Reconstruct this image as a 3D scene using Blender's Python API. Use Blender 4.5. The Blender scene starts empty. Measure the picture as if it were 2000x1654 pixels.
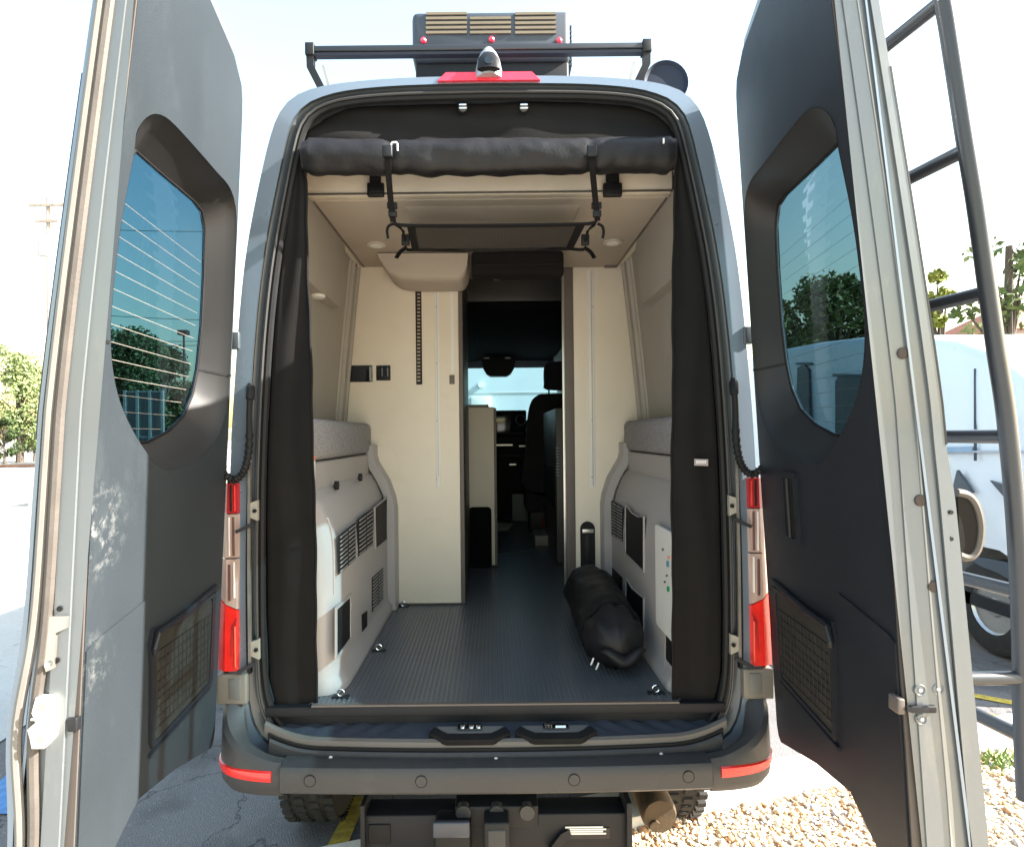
import bpy, bmesh, math, random
from mathutils import Vector, Matrix
from mathutils.geometry import tessellate_polygon
R = math.radians
random.seed(7)
SC = bpy.context.scene
COL = SC.collection

# ------------------------------------------------------------------ camera, sky, sun, exposure
F, CXP, CYP = 1165.0, 962.0, 850.0           # focal length and principal point, photo pixels
EYE, BACK, ROLL = 1.80, 2.08, R(0.6)         # eye height, distance behind the rear opening
cam = bpy.data.cameras.new('camera'); camo = bpy.data.objects.new('camera', cam); COL.objects.link(camo)
camo.location = (0, -BACK, EYE); camo.rotation_euler = (R(90), ROLL, 0)
cam.sensor_width = 36; cam.lens = 36*F/2000; cam.shift_x = (1000-CXP)/2000; cam.shift_y = (CYP-827)/2000
cam.clip_start = 0.05; cam.clip_end = 3000
SC.camera = camo
SUN = Vector((1.86, -0.28, 1.26)).normalized()
w = bpy.data.worlds.new('World'); SC.world = w; w.use_nodes = True
nt = w.node_tree; nt.nodes.clear()
sky = nt.nodes.new('ShaderNodeTexSky'); sky.sky_type = 'NISHITA'; sky.sun_disc = False
sky.sun_elevation = math.asin(SUN.z); sky.sun_rotation = math.atan2(SUN.x, SUN.y)
sky.dust_density = 2; sky.air_density = 2.0; sky.ozone_density = 0.6
bg = nt.nodes.new('ShaderNodeBackground'); bg.inputs[1].default_value = 0.10
wo = nt.nodes.new('ShaderNodeOutputWorld')
nt.links.new(sky.outputs[0], bg.inputs[0]); nt.links.new(bg.outputs[0], wo.inputs[0])
sl = bpy.data.lights.new('sun', 'SUN'); so = bpy.data.objects.new('sun', sl); COL.objects.link(so)
sl.energy = 5.0; sl.angle = R(0.5); sl.color = (1, 0.95, 0.87)
so.rotation_euler = SUN.to_track_quat('Z', 'Y').to_euler(); so.location = (5, -3, 8)
SC.view_settings.view_transform = 'Standard'; SC.view_settings.look = 'None'
SC.view_settings.exposure = 2.38; SC.view_settings.gamma = 1
SC.view_settings.use_curve_mapping = False
SC.render.engine = 'CYCLES'
cy = SC.cycles
cy.use_denoising = True; cy.max_bounces = 12; cy.diffuse_bounces = 7; cy.glossy_bounces = 4
cy.transparent_max_bounces = 16; cy.transmission_bounces = 6; cy.sample_clamp_indirect = 8
cy.caustics_reflective = False; cy.caustics_refractive = False

# ------------------------------------------------------------------ measuring helpers
def unroll(px, py):
    dx, dy = px-CXP, py-CYP
    c, s = math.cos(ROLL), math.sin(ROLL)
    return dx*c-dy*s, dx*s+dy*c
def W(px, py, Y):                 # the point seen at a photo pixel, on the plane y = Y
    dx, dy = unroll(px, py); z = (Y+BACK)/F
    return Vector((dx*z, Y, EYE-dy*z))
def WX(px, py, X):                # ... on the plane x = X
    dx, dy = unroll(px, py); z = X/dx
    return Vector((X, z*F-BACK, EYE-dy*z))
def WZ(px, py, Z=0.0):            # ... on the level z = Z
    dx, dy = unroll(px, py); z = (EYE-Z)/dy
    return Vector((dx*z, z*F-BACK, Z))
def P(hx, y, Y=0.0):              # symmetric van outline: half width and height in pixels at the rear plane
    z = (Y+BACK)/F
    return hx*BACK/F, EYE-(y-CYP)*BACK/F

# ------------------------------------------------------------------ materials
MATS = {}
def mat(name, col, rough=0.5, metal=0.0, var=0.08, vscale=6.0, bump=0.0, bscale=200.0, coat=0.0, spec=0.5, dirt=None, stretch=None):
    if name in MATS: return MATS[name]
    m = bpy.data.materials.new(name); m.use_nodes = True
    n = m.node_tree.nodes; l = m.node_tree.links; b = n['Principled BSDF']
    b.inputs['Roughness'].default_value = rough; b.inputs['Metallic'].default_value = metal
    b.inputs['Coat Weight'].default_value = coat; b.inputs['Coat Roughness'].default_value = 0.06
    b.inputs['Specular IOR Level'].default_value = spec
    tc = n.new('ShaderNodeTexCoord'); src = tc.outputs['Object']
    if stretch:
        mp = n.new('ShaderNodeMapping'); mp.inputs['Scale'].default_value = stretch
        l.new(src, mp.inputs[0]); src = mp.outputs[0]
    no = n.new('ShaderNodeTexNoise'); no.inputs['Scale'].default_value = vscale; no.inputs['Detail'].default_value = 6
    l.new(src, no.inputs['Vector'])
    mr = n.new('ShaderNodeMapRange'); mr.inputs[1].default_value = .3; mr.inputs[2].default_value = .7
    mr.inputs[3].default_value = 1-var; mr.inputs[4].default_value = 1+var
    l.new(no.outputs[0], mr.inputs[0])
    mx = n.new('ShaderNodeVectorMath'); mx.operation = 'SCALE'; mx.inputs[0].default_value = col[:3]
    l.new(mr.outputs[0], mx.inputs['Scale']); out = mx.outputs[0]
    if dirt:                      # dirt = (colour, amount, scale)
        n2 = n.new('ShaderNodeTexNoise'); n2.inputs['Scale'].default_value = dirt[2]; n2.inputs['Detail'].default_value = 9
        n2.inputs['Roughness'].default_value = .7; l.new(src, n2.inputs['Vector'])
        r2 = n.new('ShaderNodeMapRange'); r2.inputs[1].default_value = .55; r2.inputs[2].default_value = .75
        r2.inputs[4].default_value = dirt[1]; l.new(n2.outputs[0], r2.inputs[0])
        mm = n.new('ShaderNodeMix'); mm.data_type = 'RGBA'; l.new(r2.outputs[0], mm.inputs[0])
        l.new(out, mm.inputs[6]); mm.inputs[7].default_value = (*dirt[0], 1); out = mm.outputs[2]
    l.new(out, b.inputs['Base Color'])
    rr = n.new('ShaderNodeMapRange'); rr.inputs[3].default_value = max(0, rough-.06); rr.inputs[4].default_value = min(1, rough+.08)
    l.new(no.outputs[0], rr.inputs[0]); l.new(rr.outputs[0], b.inputs['Roughness'])
    if bump:
        nb = n.new('ShaderNodeTexNoise'); nb.inputs['Scale'].default_value = bscale; nb.inputs['Detail'].default_value = 3
        l.new(src, nb.inputs['Vector'])
        bp = n.new('ShaderNodeBump'); bp.inputs['Strength'].default_value = bump; bp.inputs['Distance'].default_value = .002
        l.new(nb.outputs[0], bp.inputs['Height']); l.new(bp.outputs[0], b.inputs['Normal'])
    MATS[name] = m; return m
def glass(name, tint, gloss=0.06, haze=None, holes=None):
    m = bpy.data.materials.new(name); m.use_nodes = True
    n = m.node_tree.nodes; l = m.node_tree.links; n.clear()
    o = n.new('ShaderNodeOutputMaterial'); t = n.new('ShaderNodeBsdfTransparent'); t.inputs[0].default_value = (*tint, 1)
    g = n.new('ShaderNodeBsdfGlossy'); g.inputs['Roughness'].default_value = .02; g.inputs[0].default_value = (1, 1, 1, 1)
    fr = n.new('ShaderNodeFresnel'); fr.inputs[0].default_value = 1.45
    ge = n.new('ShaderNodeNewGeometry'); iv = n.new('ShaderNodeMath'); iv.operation = 'SUBTRACT'; iv.inputs[0].default_value = 1; l.new(ge.outputs['Backfacing'], iv.inputs[1])
    mu = n.new('ShaderNodeMath'); mu.operation = 'MULTIPLY'; l.new(fr.outputs[0], mu.inputs[0]); l.new(iv.outputs[0], mu.inputs[1]); fr.inputs[0].default_value = 1.25
    mx = n.new('ShaderNodeMixShader'); l.new(mu.outputs[0], mx.inputs[0]); l.new(t.outputs[0], mx.inputs[1]); l.new(g.outputs[0], mx.inputs[2])
    l.new(mx.outputs[0], o.inputs[0]); MATS[name] = m; return m
def mesh_mat(name, col, cover, scale):
    m = bpy.data.materials.new(name); m.use_nodes = True
    n = m.node_tree.nodes; l = m.node_tree.links; b = n['Principled BSDF']
    b.inputs['Base Color'].default_value = (*col, 1); b.inputs['Roughness'].default_value = .8
    tc = n.new('ShaderNodeTexCoord'); w1 = n.new('ShaderNodeTexChecker'); w1.inputs['Scale'].default_value = scale
    w1.inputs['Color1'].default_value = (cover+.25,)*3+(1,); w1.inputs['Color2'].default_value = (max(0, cover-.25),)*3+(1,)
    l.new(tc.outputs['Object'], w1.inputs[0]); l.new(w1.outputs[0], b.inputs['Alpha']); MATS[name] = m; return m

PAINT = mat('pale_blue_grey_paint', (.17, .215, .27), .28, .25, .03, 3, coat=.6)
JAMBP = mat('pale_jamb_paint', (.13, .145, .155), .33, .15, .05, 5, coat=.4, dirt=((.30, .28, .24), .35, 9), stretch=(1, 1, .35))
JAMBG = mat('dark_grey_jamb', (.06, .072, .084), .35, .1, .06, 6, coat=.3)  # the jamb's own dark grey
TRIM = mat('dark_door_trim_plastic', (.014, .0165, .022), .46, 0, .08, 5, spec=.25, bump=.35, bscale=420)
TRIM_LIT = mat('sunlit_smudged_trim_plastic', (.029, .036, .043), .5, 0, .10, 4, spec=.12, bump=.35, bscale=420, dirt=((.10, .115, .125), .22, 3.2), stretch=(1, 1, .6))  # paler copy of the trim with sunlight put into its colour, plus smudges
REVEAL = mat('grey_brown_window_reveal', (.024, .0235, .024), .45, 0, .06, 5, spec=.28, bump=.2, bscale=400)
def scuff(m, pt, rad, colr):
    n = m.node_tree.nodes; l = m.node_tree.links; b = n['Principled BSDF']; old = b.inputs['Base Color'].links[0].from_socket
    tc = n.new('ShaderNodeTexCoord'); d = n.new('ShaderNodeVectorMath'); d.operation = 'DISTANCE'; d.inputs[1].default_value = pt; l.new(tc.outputs['Object'], d.inputs[0])
    a = n.new('ShaderNodeMapRange'); a.inputs[1].default_value = rad; a.inputs[2].default_value = rad*.2; l.new(d.outputs['Value'], a.inputs[0])
    no = n.new('ShaderNodeTexNoise'); no.inputs['Scale'].default_value = 26; no.inputs['Detail'].default_value = 8; no.inputs['Roughness'].default_value = .75; l.new(tc.outputs['Object'], no.inputs['Vector'])
    c = n.new('ShaderNodeMapRange'); c.inputs[1].default_value = .5; c.inputs[2].default_value = .68; l.new(no.outputs[0], c.inputs[0])
    mu = n.new('ShaderNodeMath'); mu.operation = 'MULTIPLY'; l.new(a.outputs[0], mu.inputs[0]); l.new(c.outputs[0], mu.inputs[1])
    mx = n.new('ShaderNodeMix'); mx.data_type = 'RGBA'; l.new(mu.outputs[0], mx.inputs[0]); l.new(old, mx.inputs[6]); mx.inputs[7].default_value = (*colr, 1); l.new(mx.outputs[2], b.inputs['Base Color'])
scuff(TRIM_LIT, (-.88, -.76, 1.60), .13, (.22, .23, .23))
scuff(TRIM_LIT, (-.90, -.76, 1.30), .09, (.14, .15, .15))
RUB = mat('black_rubber', (.010, .010, .011), .6, 0, .15, 20, spec=.25)
RUBB = mat('brown_grey_rubber_seal', (.075, .065, .058), .6, 0, .15, 14, bump=.3, bscale=120)
BLK = mat('black_plastic', (.009, .0095, .011), .5, 0, .12, 10, spec=.3)
BLKM = mat('black_matt_metal', (.016, .017, .02), .5, .2, .15, 8, spec=.3)
BUMP_M = mat('dark_grey_bumper_plastic', (.044, .044, .046), .46, 0, .08, 4, bump=.4, bscale=350, dirt=((.10, .092, .08), .35, 7), spec=.35)
STEP = mat('step_plate_plastic', (.045, .052, .068), .36, 0, .12, 7, bump=.3, bscale=250)
CLOTH = mat('dark_screen_fabric', (.0095, .0088, .0085), .85, 0, .2, 9, bump=.6, bscale=600, spec=.2)
NYLON = mat('black_rolled_nylon', (.011, .0105, .012), .5, 0, .3, 14, bump=.5, bscale=90, spec=.3)
WEB = mat('black_webbing', (.008, .0075, .008), .8, 0, .2, 60, bump=.5, bscale=800, spec=.2)
CREAM = mat('cream_wall_laminate', (.76, .69, .58), .42, 0, .035, 3, bump=.25, bscale=350, dirt=((.55, .49, .40), .25, 5))
CREAMP = mat('cream_cabinet_panel', (.62, .56, .46), .4, 0, .03, 4)
LINER = mat('taupe_headliner_fabric', (.43, .38, .32), .85, 0, .04, 6, bump=.3, bscale=500)
WALLF = mat('warm_grey_wall_lining', (.36, .33, .29), .7, 0, .05, 5, bump=.3, bscale=300)
MOULD = mat('light_grey_moulded_plastic', (.38, .352, .345), .4, 0, .03, 4, bump=.15, bscale=300)
CUSH = mat('grey_woven_cushion', (.30, .29, .30), .9, 0, .25, 90, bump=.8, bscale=260, stretch=(1, .3, 3))
WHITEP = mat('white_plastic', (.75, .74, .72), .35, 0, .02, 6)
ALU = mat('brushed_aluminium', (.55, .54, .52), .3, .9, .05, 30)
BROWNE = mat('brown_grey_edge_trim', (.12, .10, .09), .5, 0, .08, 8)
FLOORM = mat('ribbed_black_vinyl', (.10, .107, .118), .30, 0, .12, 5, bump=.15, bscale=200, dirt=((.06, .062, .065), .12, 5))
LAMPR = mat('red_lamp_plastic', (.72, .018, .012), .22, 0, .12, 25, coat=.6)
LAMPD = mat('deep_red_lamp_plastic', (.33, .008, .012), .22, 0, .12, 25, coat=.6)
LAMPC = mat('clear_pink_lamp_plastic', (.42, .30, .26), .2, 0, .22, 40, coat=.6, stretch=(1, 1, .2))
CHROME = mat('bright_metal', (.75, .75, .74), .18, 1, .04, 10)
STEEL = mat('hardware_steel', (.42, .40, .37), .35, .8, .1, 18)
RUST = mat('rusty_brown_steel', (.075, .05, .028), .75, .2, .25, 14, bump=.6, bscale=90)
TYRE = mat('tyre_rubber', (.018, .017, .016), .85, 0, .25, 12, dirt=((.07, .055, .045), .6, 16), bump=.5, bscale=90)
ORANGE = mat('orange_print', (.70, .22, .08), .5)
LABELW = mat('white_label_print', (.72, .71, .69), .5)
GREEN = mat('green_cap', (.02, .28, .10), .35)
BLUEP = mat('teal_blue_button', (.10, .24, .32), .35)
YPAINT = mat('worn_yellow_paint', (.52, .38, .06), .8, 0, .3, 30, dirt=((.09, .085, .08), .9, 22))
BLUEL = mat('worn_blue_paint', (.08, .22, .46), .8, 0, .25, 20, dirt=((.20, .2, .2), .6, 20))
SCREENB = mat('dark_screen_glass', (.012, .016, .022), .1, 0, .1, 8, coat=.5)
HEADB = mat('black_cab_headliner', (.006, .006, .007), .95, 0, .2, 10, spec=.05)
SEATF = mat('black_seat_fabric', (.022, .022, .026), .85, 0, .2, 20, bump=.4, bscale=300, spec=.3)
DGREY = mat('dark_grey_laminate', (.06, .058, .055), .4, 0, .08, 6)
RACKP = mat('slate_painted_rack', (.025, .028, .036), .4, .2, .06, 8, coat=.2)
LADM = mat('grey_powder_coat', (.035, .038, .045), .38, .2, .06, 10, coat=.2)
ACM = mat('slate_blue_ac_plastic', (.035, .045, .062), .5, 0, .08, 7)
VENTB = mat('beige_vent_slats', (.17, .145, .11), .7, 0, .08, 9, spec=.2)
GL_L = glass('blue_tinted_glass', (.27, .40, .47))
GL_R = glass('light_tinted_glass', (.31, .405, .44))
GL_W = glass('windscreen_glass', (.62, .76, .80))
GL_B = glass('blue_sun_band_glass', (.15, .38, .56))
NETM = mesh_mat('black_net_mesh', (.008, .0075, .0075), .95, 240)
POCKET = mat('quilted_pocket_net', (.016, .016, .014), .7, 0, .3, 30, bump=.6, bscale=80)

# ------------------------------------------------------------------ object helpers
def link(name, data, parent=None):
    o = bpy.data.objects.new(name, data); COL.objects.link(o)
    if parent is not None:
        o.parent = parent
        if parent.type == 'EMPTY': o.matrix_parent_inverse = Matrix.Translation(-parent.location)
    return o
def tag(o, label=None, cat=None, group=None, kind=None):
    for k, v in (('label', label), ('category', cat), ('group', group), ('kind', kind)):
        if v: o[k] = v
    return o
def thing(name, loc, label, cat, group=None):
    o = bpy.data.objects.new(name, None); COL.objects.link(o); o.location = loc; o.empty_display_size = .2
    return tag(o, label, cat, group)
def copy_tree(o, parent=None):
    c = o.copy(); COL.objects.link(c)
    if parent is not None: c.parent = parent
    for ch in o.children: copy_tree(ch, c)
    return c

class MB:
    def __init__(s): s.v = []; s.f = []; s.mi = []
    def add(s, vs, fs, mi=0):
        b = len(s.v); s.v += [tuple(v) for v in vs]; s.f += [tuple(i+b for i in f) for f in fs]; s.mi += [mi]*len(fs); return s
    def box(s, x0, x1, y0, y1, z0, z1, mi=0, bev=0.0):
        x0, x1 = min(x0, x1), max(x0, x1); y0, y1 = min(y0, y1), max(y0, y1); z0, z1 = min(z0, z1), max(z0, z1)
        if bev > 0:
            bm = bmesh.new(); bmesh.ops.create_cube(bm, size=1)
            for v in bm.verts: v.co = Vector(((x0+x1)/2+v.co.x*(x1-x0), (y0+y1)/2+v.co.y*(y1-y0), (z0+z1)/2+v.co.z*(z1-z0)))
            bmesh.ops.bevel(bm, geom=bm.edges[:], offset=bev, segments=3, affect='EDGES', profile=.5)
            bm.verts.index_update(); s.add([v.co[:] for v in bm.verts], [[v.index for v in f.verts] for f in bm.faces], mi); bm.free(); return s
        return s.add([(x, y, z) for x in (x0, x1) for y in (y0, y1) for z in (z0, z1)],
                     [(0, 1, 3, 2), (4, 6, 7, 5), (0, 4, 5, 1), (2, 3, 7, 6), (0, 2, 6, 4), (1, 5, 7, 3)], mi)
    def loft(s, loops, closed=True, caps=False, mi=0, closeu=False):
        n = len(loops[0]); vs = [p for L in loops for p in L]; fs = []
        m = len(loops)
        for i in range(m if closeu else m-1):
            a, b = i*n, ((i+1) % m)*n
            for j in range(n if closed else n-1):
                k = (j+1) % n; fs.append((a+j, a+k, b+k, b+j))
        if caps: fs.append(tuple(range(n))[::-1]); fs.append(tuple((m-1)*n+j for j in range(n)))
        return s.add(vs, fs, mi)
    def tube(s, path, r, n=10, caps=True, flat=1.0, up=None, closed=False, mi=0):
        path = [Vector(p) for p in path]; m = len(path); loops = []; ref = None
        for i, p in enumerate(path):
            if closed: t = path[(i+1) % m]-path[i-1]
            else: t = path[min(i+1, m-1)]-path[max(i-1, 0)]
            t.normalize()
            if up is not None: ref = Vector(up)
            elif ref is None: ref = Vector((0, 0, 1)) if abs(t.z) < .9 else Vector((1, 0, 0))
            a = ref.cross(t)
            if a.length < 1e-4: a = Vector((1, 0, 0)).cross(t)
            a.normalize(); b = t.cross(a); b.normalize()
            if up is None: ref = b
            rr = r[i] if isinstance(r, (list, tuple)) else r
            loops.append([p+a*(rr*math.cos(2*math.pi*k/n))+b*(rr*flat*math.sin(2*math.pi*k/n)) for k in range(n)])
        return s.loft(loops, caps=caps and not closed, closeu=closed, mi=mi)
    def cyl(s, a, b, r, n=16, r2=None, mi=0):
        return s.tube([a, b], [r, r if r2 is None else r2], n, mi=mi)
    def strip(s, path, w, t, up, mi=0):     # flat band: width w along side, thickness t along up
        return s.ribbon(path, w, t, up, mi)
    def ribbon(s, path, w, t, up, mi=0):
        path = [Vector(p) for p in path]; m = len(path); loops = []; up = Vector(up).normalized()
        for i, p in enumerate(path):
            d = (path[min(i+1, m-1)]-path[max(i-1, 0)]).normalized(); a = d.cross(up).normalized(); u = a.cross(d).normalized()
            loops.append([p+a*(w/2)+u*(t/2), p-a*(w/2)+u*(t/2), p-a*(w/2)-u*(t/2), p+a*(w/2)-u*(t/2)])
        return s.loft(loops, caps=True, mi=mi)
    def plate(s, outer, holes, f, o0, o1, mi=0):     # polygon with holes, mapped by f(u, v, off), between two offsets
        polys = [[Vector((a, b, 0)) for a, b in outer]]+[[Vector((a, b, 0)) for a, b in h] for h in holes]
        flat = [p for q in polys for p in q]; tri = tessellate_polygon(polys); n = len(flat)
        vs = [f(p.x, p.y, o0) for p in flat]+[f(p.x, p.y, o1) for p in flat]
        fs = [tuple(t) for t in tri]+[tuple(n+i for i in t[::-1]) for t in tri]
        k = 0
        for q in polys:
            m = len(q)
            for i in range(m): j = (i+1) % m; fs.append((k+i, k+j, n+k+j, n+k+i))
            k += m
        return s.add(vs, fs, mi)
    def build(s, name, m, parent=None, smooth=35, label=None, solid=0.0, sub=0, kind=None):
        me = bpy.data.meshes.new(name); me.from_pydata(s.v, [], s.f); me.validate()
        for x in (m if isinstance(m, (list, tuple)) else [m]): me.materials.append(x)
        if isinstance(m, (list, tuple)) and len(me.polygons) == len(s.mi): me.polygons.foreach_set('material_index', s.mi)
        bm = bmesh.new(); bm.from_mesh(me); bmesh.ops.recalc_face_normals(bm, faces=bm.faces[:]); bm.to_mesh(me); bm.free()
        if smooth: me.polygons.foreach_set('use_smooth', [True]*len(me.polygons)); me.set_sharp_from_angle(angle=R(smooth))
        o = link(name, me, parent)
        if label: o['label'] = label
        if kind: o['kind'] = kind
        if solid: md = o.modifiers.new('solid', 'SOLIDIFY'); md.thickness = solid; md.offset = 0
        if sub: md = o.modifiers.new('sub', 'SUBSURF'); md.levels = sub; md.render_levels = sub
        return o
def spline(pts, n=8, closed=False):
    pts = [Vector(p) for p in pts]; out = []; m = len(pts)
    for i in range(m if closed else m-1):
        g = (lambda k: pts[k % m]) if closed else (lambda k: pts[max(0, min(m-1, k))])
        a, b, c, d = g(i-1), g(i), g(i+1), g(i+2)
        for k in range(n):
            t = k/n; out.append(.5*((2*b)+(c-a)*t+(2*a-5*b+4*c-d)*t*t+(3*b-a-3*c+d)*t**3))
    if not closed: out.append(pts[-1])
    return out
def resample(pts, n, closed=False):
    pts = [Vector(p) for p in pts]
    if closed: pts = pts+[pts[0]]
    d = [0]
    for a, b in zip(pts, pts[1:]): d.append(d[-1]+(b-a).length)
    out = []; m = n if closed else n-1; j = 0
    for i in range(n):
        t = d[-1]*i/m
        while j < len(d)-2 and d[j+1] < t: j += 1
        k = (t-d[j])/max(1e-9, d[j+1]-d[j]); out.append(pts[j].lerp(pts[j+1], min(1, k)))
    return out
def rrect(u0, u1, v0, v1, r, n=5):
    out = []
    for cx, cy_, a0 in ((u1-r, v1-r, 0), (u0+r, v1-r, 90), (u0+r, v0+r, 180), (u1-r, v0+r, 270)):
        for k in range(n+1): a = R(a0+90*k/n); out.append((cx+r*math.cos(a), cy_+r*math.sin(a)))
    return out

# ================================================================== GROUND
def sheet(name, pts, z, m, kind='structure', label=None, thick=0.0):
    b = MB(); n = len(pts)
    if thick:
        b.plate([(p[0], p[1]) for p in pts], [], lambda u, v, o: (u, v, o), z-thick, z)
    else: b.add([(p[0], p[1], z) for p in pts], [tuple(range(n))])
    o = b.build(name, m, smooth=0); tag(o, label, None, None, kind); return o
def ground_mat(name, c1, c2, scale, speck=0.0, speckc=(.6, .6, .58), rough=.9, bump=.6):
    m = bpy.data.materials.new(name); m.use_nodes = True
    n = m.node_tree.nodes; l = m.node_tree.links; b = n['Principled BSDF']; b.inputs['Roughness'].default_value = rough
    tc = n.new('ShaderNodeTexCoord'); a = n.new('ShaderNodeTexNoise'); a.inputs['Scale'].default_value = scale; a.inputs['Detail'].default_value = 10
    big = n.new('ShaderNodeTexNoise'); big.inputs['Scale'].default_value = .7; big.inputs['Detail'].default_value = 5
    vo = n.new('ShaderNodeTexVoronoi'); vo.inputs['Scale'].default_value = scale*1.4
    for q in (a, big, vo): l.new(tc.outputs['Object'], q.inputs['Vector'])
    ad = n.new('ShaderNodeMath'); ad.operation = 'MULTIPLY_ADD'; ad.inputs[1].default_value = .6; l.new(a.outputs[0], ad.inputs[0]); l.new(big.outputs[0], ad.inputs[2])
    r = n.new('ShaderNodeMapRange'); r.inputs[1].default_value = .6; r.inputs[2].default_value = 1.0; l.new(ad.outputs[0], r.inputs[0])
    mx = n.new('ShaderNodeMix'); mx.data_type = 'RGBA'; mx.inputs[6].default_value = (*c1, 1); mx.inputs[7].default_value = (*c2, 1); l.new(r.outputs[0], mx.inputs[0])
    sp = n.new('ShaderNodeSeparateColor'); l.new(vo.outputs['Color'], sp.inputs[0])
    g = n.new('ShaderNodeMath'); g.operation = 'GREATER_THAN'; g.inputs[1].default_value = 1-speck; l.new(sp.outputs[0], g.inputs[0])
    gm = n.new('ShaderNodeMath'); gm.operation = 'MULTIPLY'; gm.inputs[1].default_value = .7; l.new(g.outputs[0], gm.inputs[0])
    m2 = n.new('ShaderNodeMix'); m2.data_type = 'RGBA'; l.new(gm.outputs[0], m2.inputs[0]); l.new(mx.outputs[2], m2.inputs[6]); m2.inputs[7].default_value = (*speckc, 1)
    l.new(m2.outputs[2], b.inputs['Base Color'])
    bp = n.new('ShaderNodeBump'); bp.inputs['Strength'].default_value = bump; bp.inputs['Distance'].default_value = .006
    l.new(vo.outputs['Distance'], bp.inputs['Height']); l.new(bp.outputs[0], b.inputs['Normal'])
    return m
def stain(m):
    n = m.node_tree.nodes; l = m.node_tree.links; b = n['Principled BSDF']; old = b.inputs['Base Color'].links[0].from_socket
    tc = n.new('ShaderNodeTexCoord'); no = n.new('ShaderNodeTexNoise'); no.inputs['Scale'].default_value = 2.6; no.inputs['Detail'].default_value = 8; l.new(tc.outputs['Object'], no.inputs['Vector'])
    vo = n.new('ShaderNodeTexVoronoi'); vo.feature = 'DISTANCE_TO_EDGE'; vo.inputs['Scale'].default_value = 1.1; ad = n.new('ShaderNodeVectorMath'); l.new(tc.outputs['Object'], ad.inputs[0]); l.new(no.outputs['Color'], ad.inputs[1]); l.new(ad.outputs[0], vo.inputs['Vector'])
    c = n.new('ShaderNodeMapRange'); c.inputs[1].default_value = .004; c.inputs[2].default_value = .012; c.inputs[3].default_value = .45; c.inputs[4].default_value = 1; l.new(vo.outputs['Distance'], c.inputs[0])
    a = n.new('ShaderNodeMapRange'); a.inputs[1].default_value = .5; a.inputs[2].default_value = .72; a.inputs[3].default_value = 1; a.inputs[4].default_value = .55; l.new(no.outputs[0], a.inputs[0])
    mu = n.new('ShaderNodeMath'); mu.operation = 'MULTIPLY'; l.new(a.outputs[0], mu.inputs[0]); l.new(c.outputs[0], mu.inputs[1])
    sc = n.new('ShaderNodeVectorMath'); sc.operation = 'SCALE'; l.new(old, sc.inputs[0]); l.new(mu.outputs[0], sc.inputs['Scale']); l.new(sc.outputs[0], b.inputs['Base Color']); return m
ASPH = ground_mat('asphalt', (.115, .108, .108), (.165, .156, .156), 90, .025, (.25, .24, .24))
CONC = ground_mat('concrete', (.50, .48, .44), (.60, .58, .54), 18, .02, (.4, .4, .38), bump=.2)
ROADM = ground_mat('pale_road', (.22, .21, .195), (.30, .285, .265), 30, .05, (.5, .5, .48), bump=.3)
GRAVB = ground_mat('gravel_bed', (.36, .26, .17), (.52, .42, .30), 60, .25, (.62, .52, .40))
stain(ASPH)
sheet('ground', [(-400, -300), (400, -300), (400, 900), (-400, 900)], -.012, ROADM)
sheet('asphalt_lot', [(-9, -12), (9, -12), (16, 16), (-3.4, 16), (-3.2, 1.05), (-9, 1.05)], -.004, ASPH)
sheet('bounce_apron', [(-30, -30), (30, -30), (30, -1.2), (-30, -1.2)], 0, ground_mat('pale_concrete', (.36, .345, .32), (.44, .42, .395), 18, .02, (.4, .4, .38), bump=.2))   # unseen paving behind the camera, kept pale to bounce sunlight into the van
# low far hills closing the horizon
hb = MB(); L = []
for k in range(97):
    a_ = 2*math.pi*k/96; rr_h = 380; hh = 5+3.0*math.sin(k*.7)+2.2*math.sin(k*1.9+1)
    L.append([Vector((rr_h*math.cos(a_), rr_h*math.sin(a_), -1)), Vector(((rr_h+6)*math.cos(a_), (rr_h+6)*math.sin(a_), hh*.6)), Vector(((rr_h+30)*math.cos(a_), (rr_h+30)*math.sin(a_), hh)), Vector(((rr_h+90)*math.cos(a_), (rr_h+90)*math.sin(a_), -1))])
hb.loft(L, closed=False); tag(hb.build('hills', mat('far_scrub', (.16, .17, .13), .95, 0, .3, .05), smooth=60), kind='structure')
# kerb, gravel bed and parking lines on the right (measured on the ground level)
ka, kb = Vector((.45, .52)), Vector((2.98, 1.25)); kd = (kb-ka).normalized(); kn = Vector((-kd.y, kd.x))
def kl(t, s): q = ka+kd*t+kn*s; return (q.x, q.y)
kerb = sheet('kerb', [kl(-1.5, 0), kl(9, 0), kl(9, .21), kl(-1.5, .21)], .10, CONC, thick=.12)
sheet('gravel_bed', [kl(-1.6, -6), kl(9, -6), kl(9, -.002), kl(-1.6, -.002)], .045, GRAVB, thick=.05)
sheet('parking_line', [WZ(690, 1555)[:2], WZ(718, 1555)[:2], WZ(672, 1665)[:2], WZ(632, 1665)[:2]], .002, YPAINT)
for i, (a, b) in enumerate((((1870, 1375), (2010, 1425)), ((1860, 1350), (2010, 1378)))):
    p, q = WZ(*a), WZ(*b); d = (q-p).normalized(); s = Vector((-d.y, d.x, 0))*.04
    sheet('parking_line', [(p+s)[:2], (q+s)[:2], (q-s)[:2], (p-s)[:2]], .002, YPAINT)
sheet('left_pavement', [(-40, 1.3), (-2.95, 1.3), (-3.3, 9), (-40, 9)], .004, ground_mat('grey_pavement', (.40, .385, .365), (.48, .465, .44), 20, .03, (.3, .3, .29), bump=.3))
p, q = WZ(34, 1492), WZ(-8, 1590)
sheet('accessible_bay_line', [(p.x-.0, p.y), (p.x+.05, p.y), (q.x+.08, q.y), (q.x-.14, q.y)], .004, BLUEL)
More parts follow.
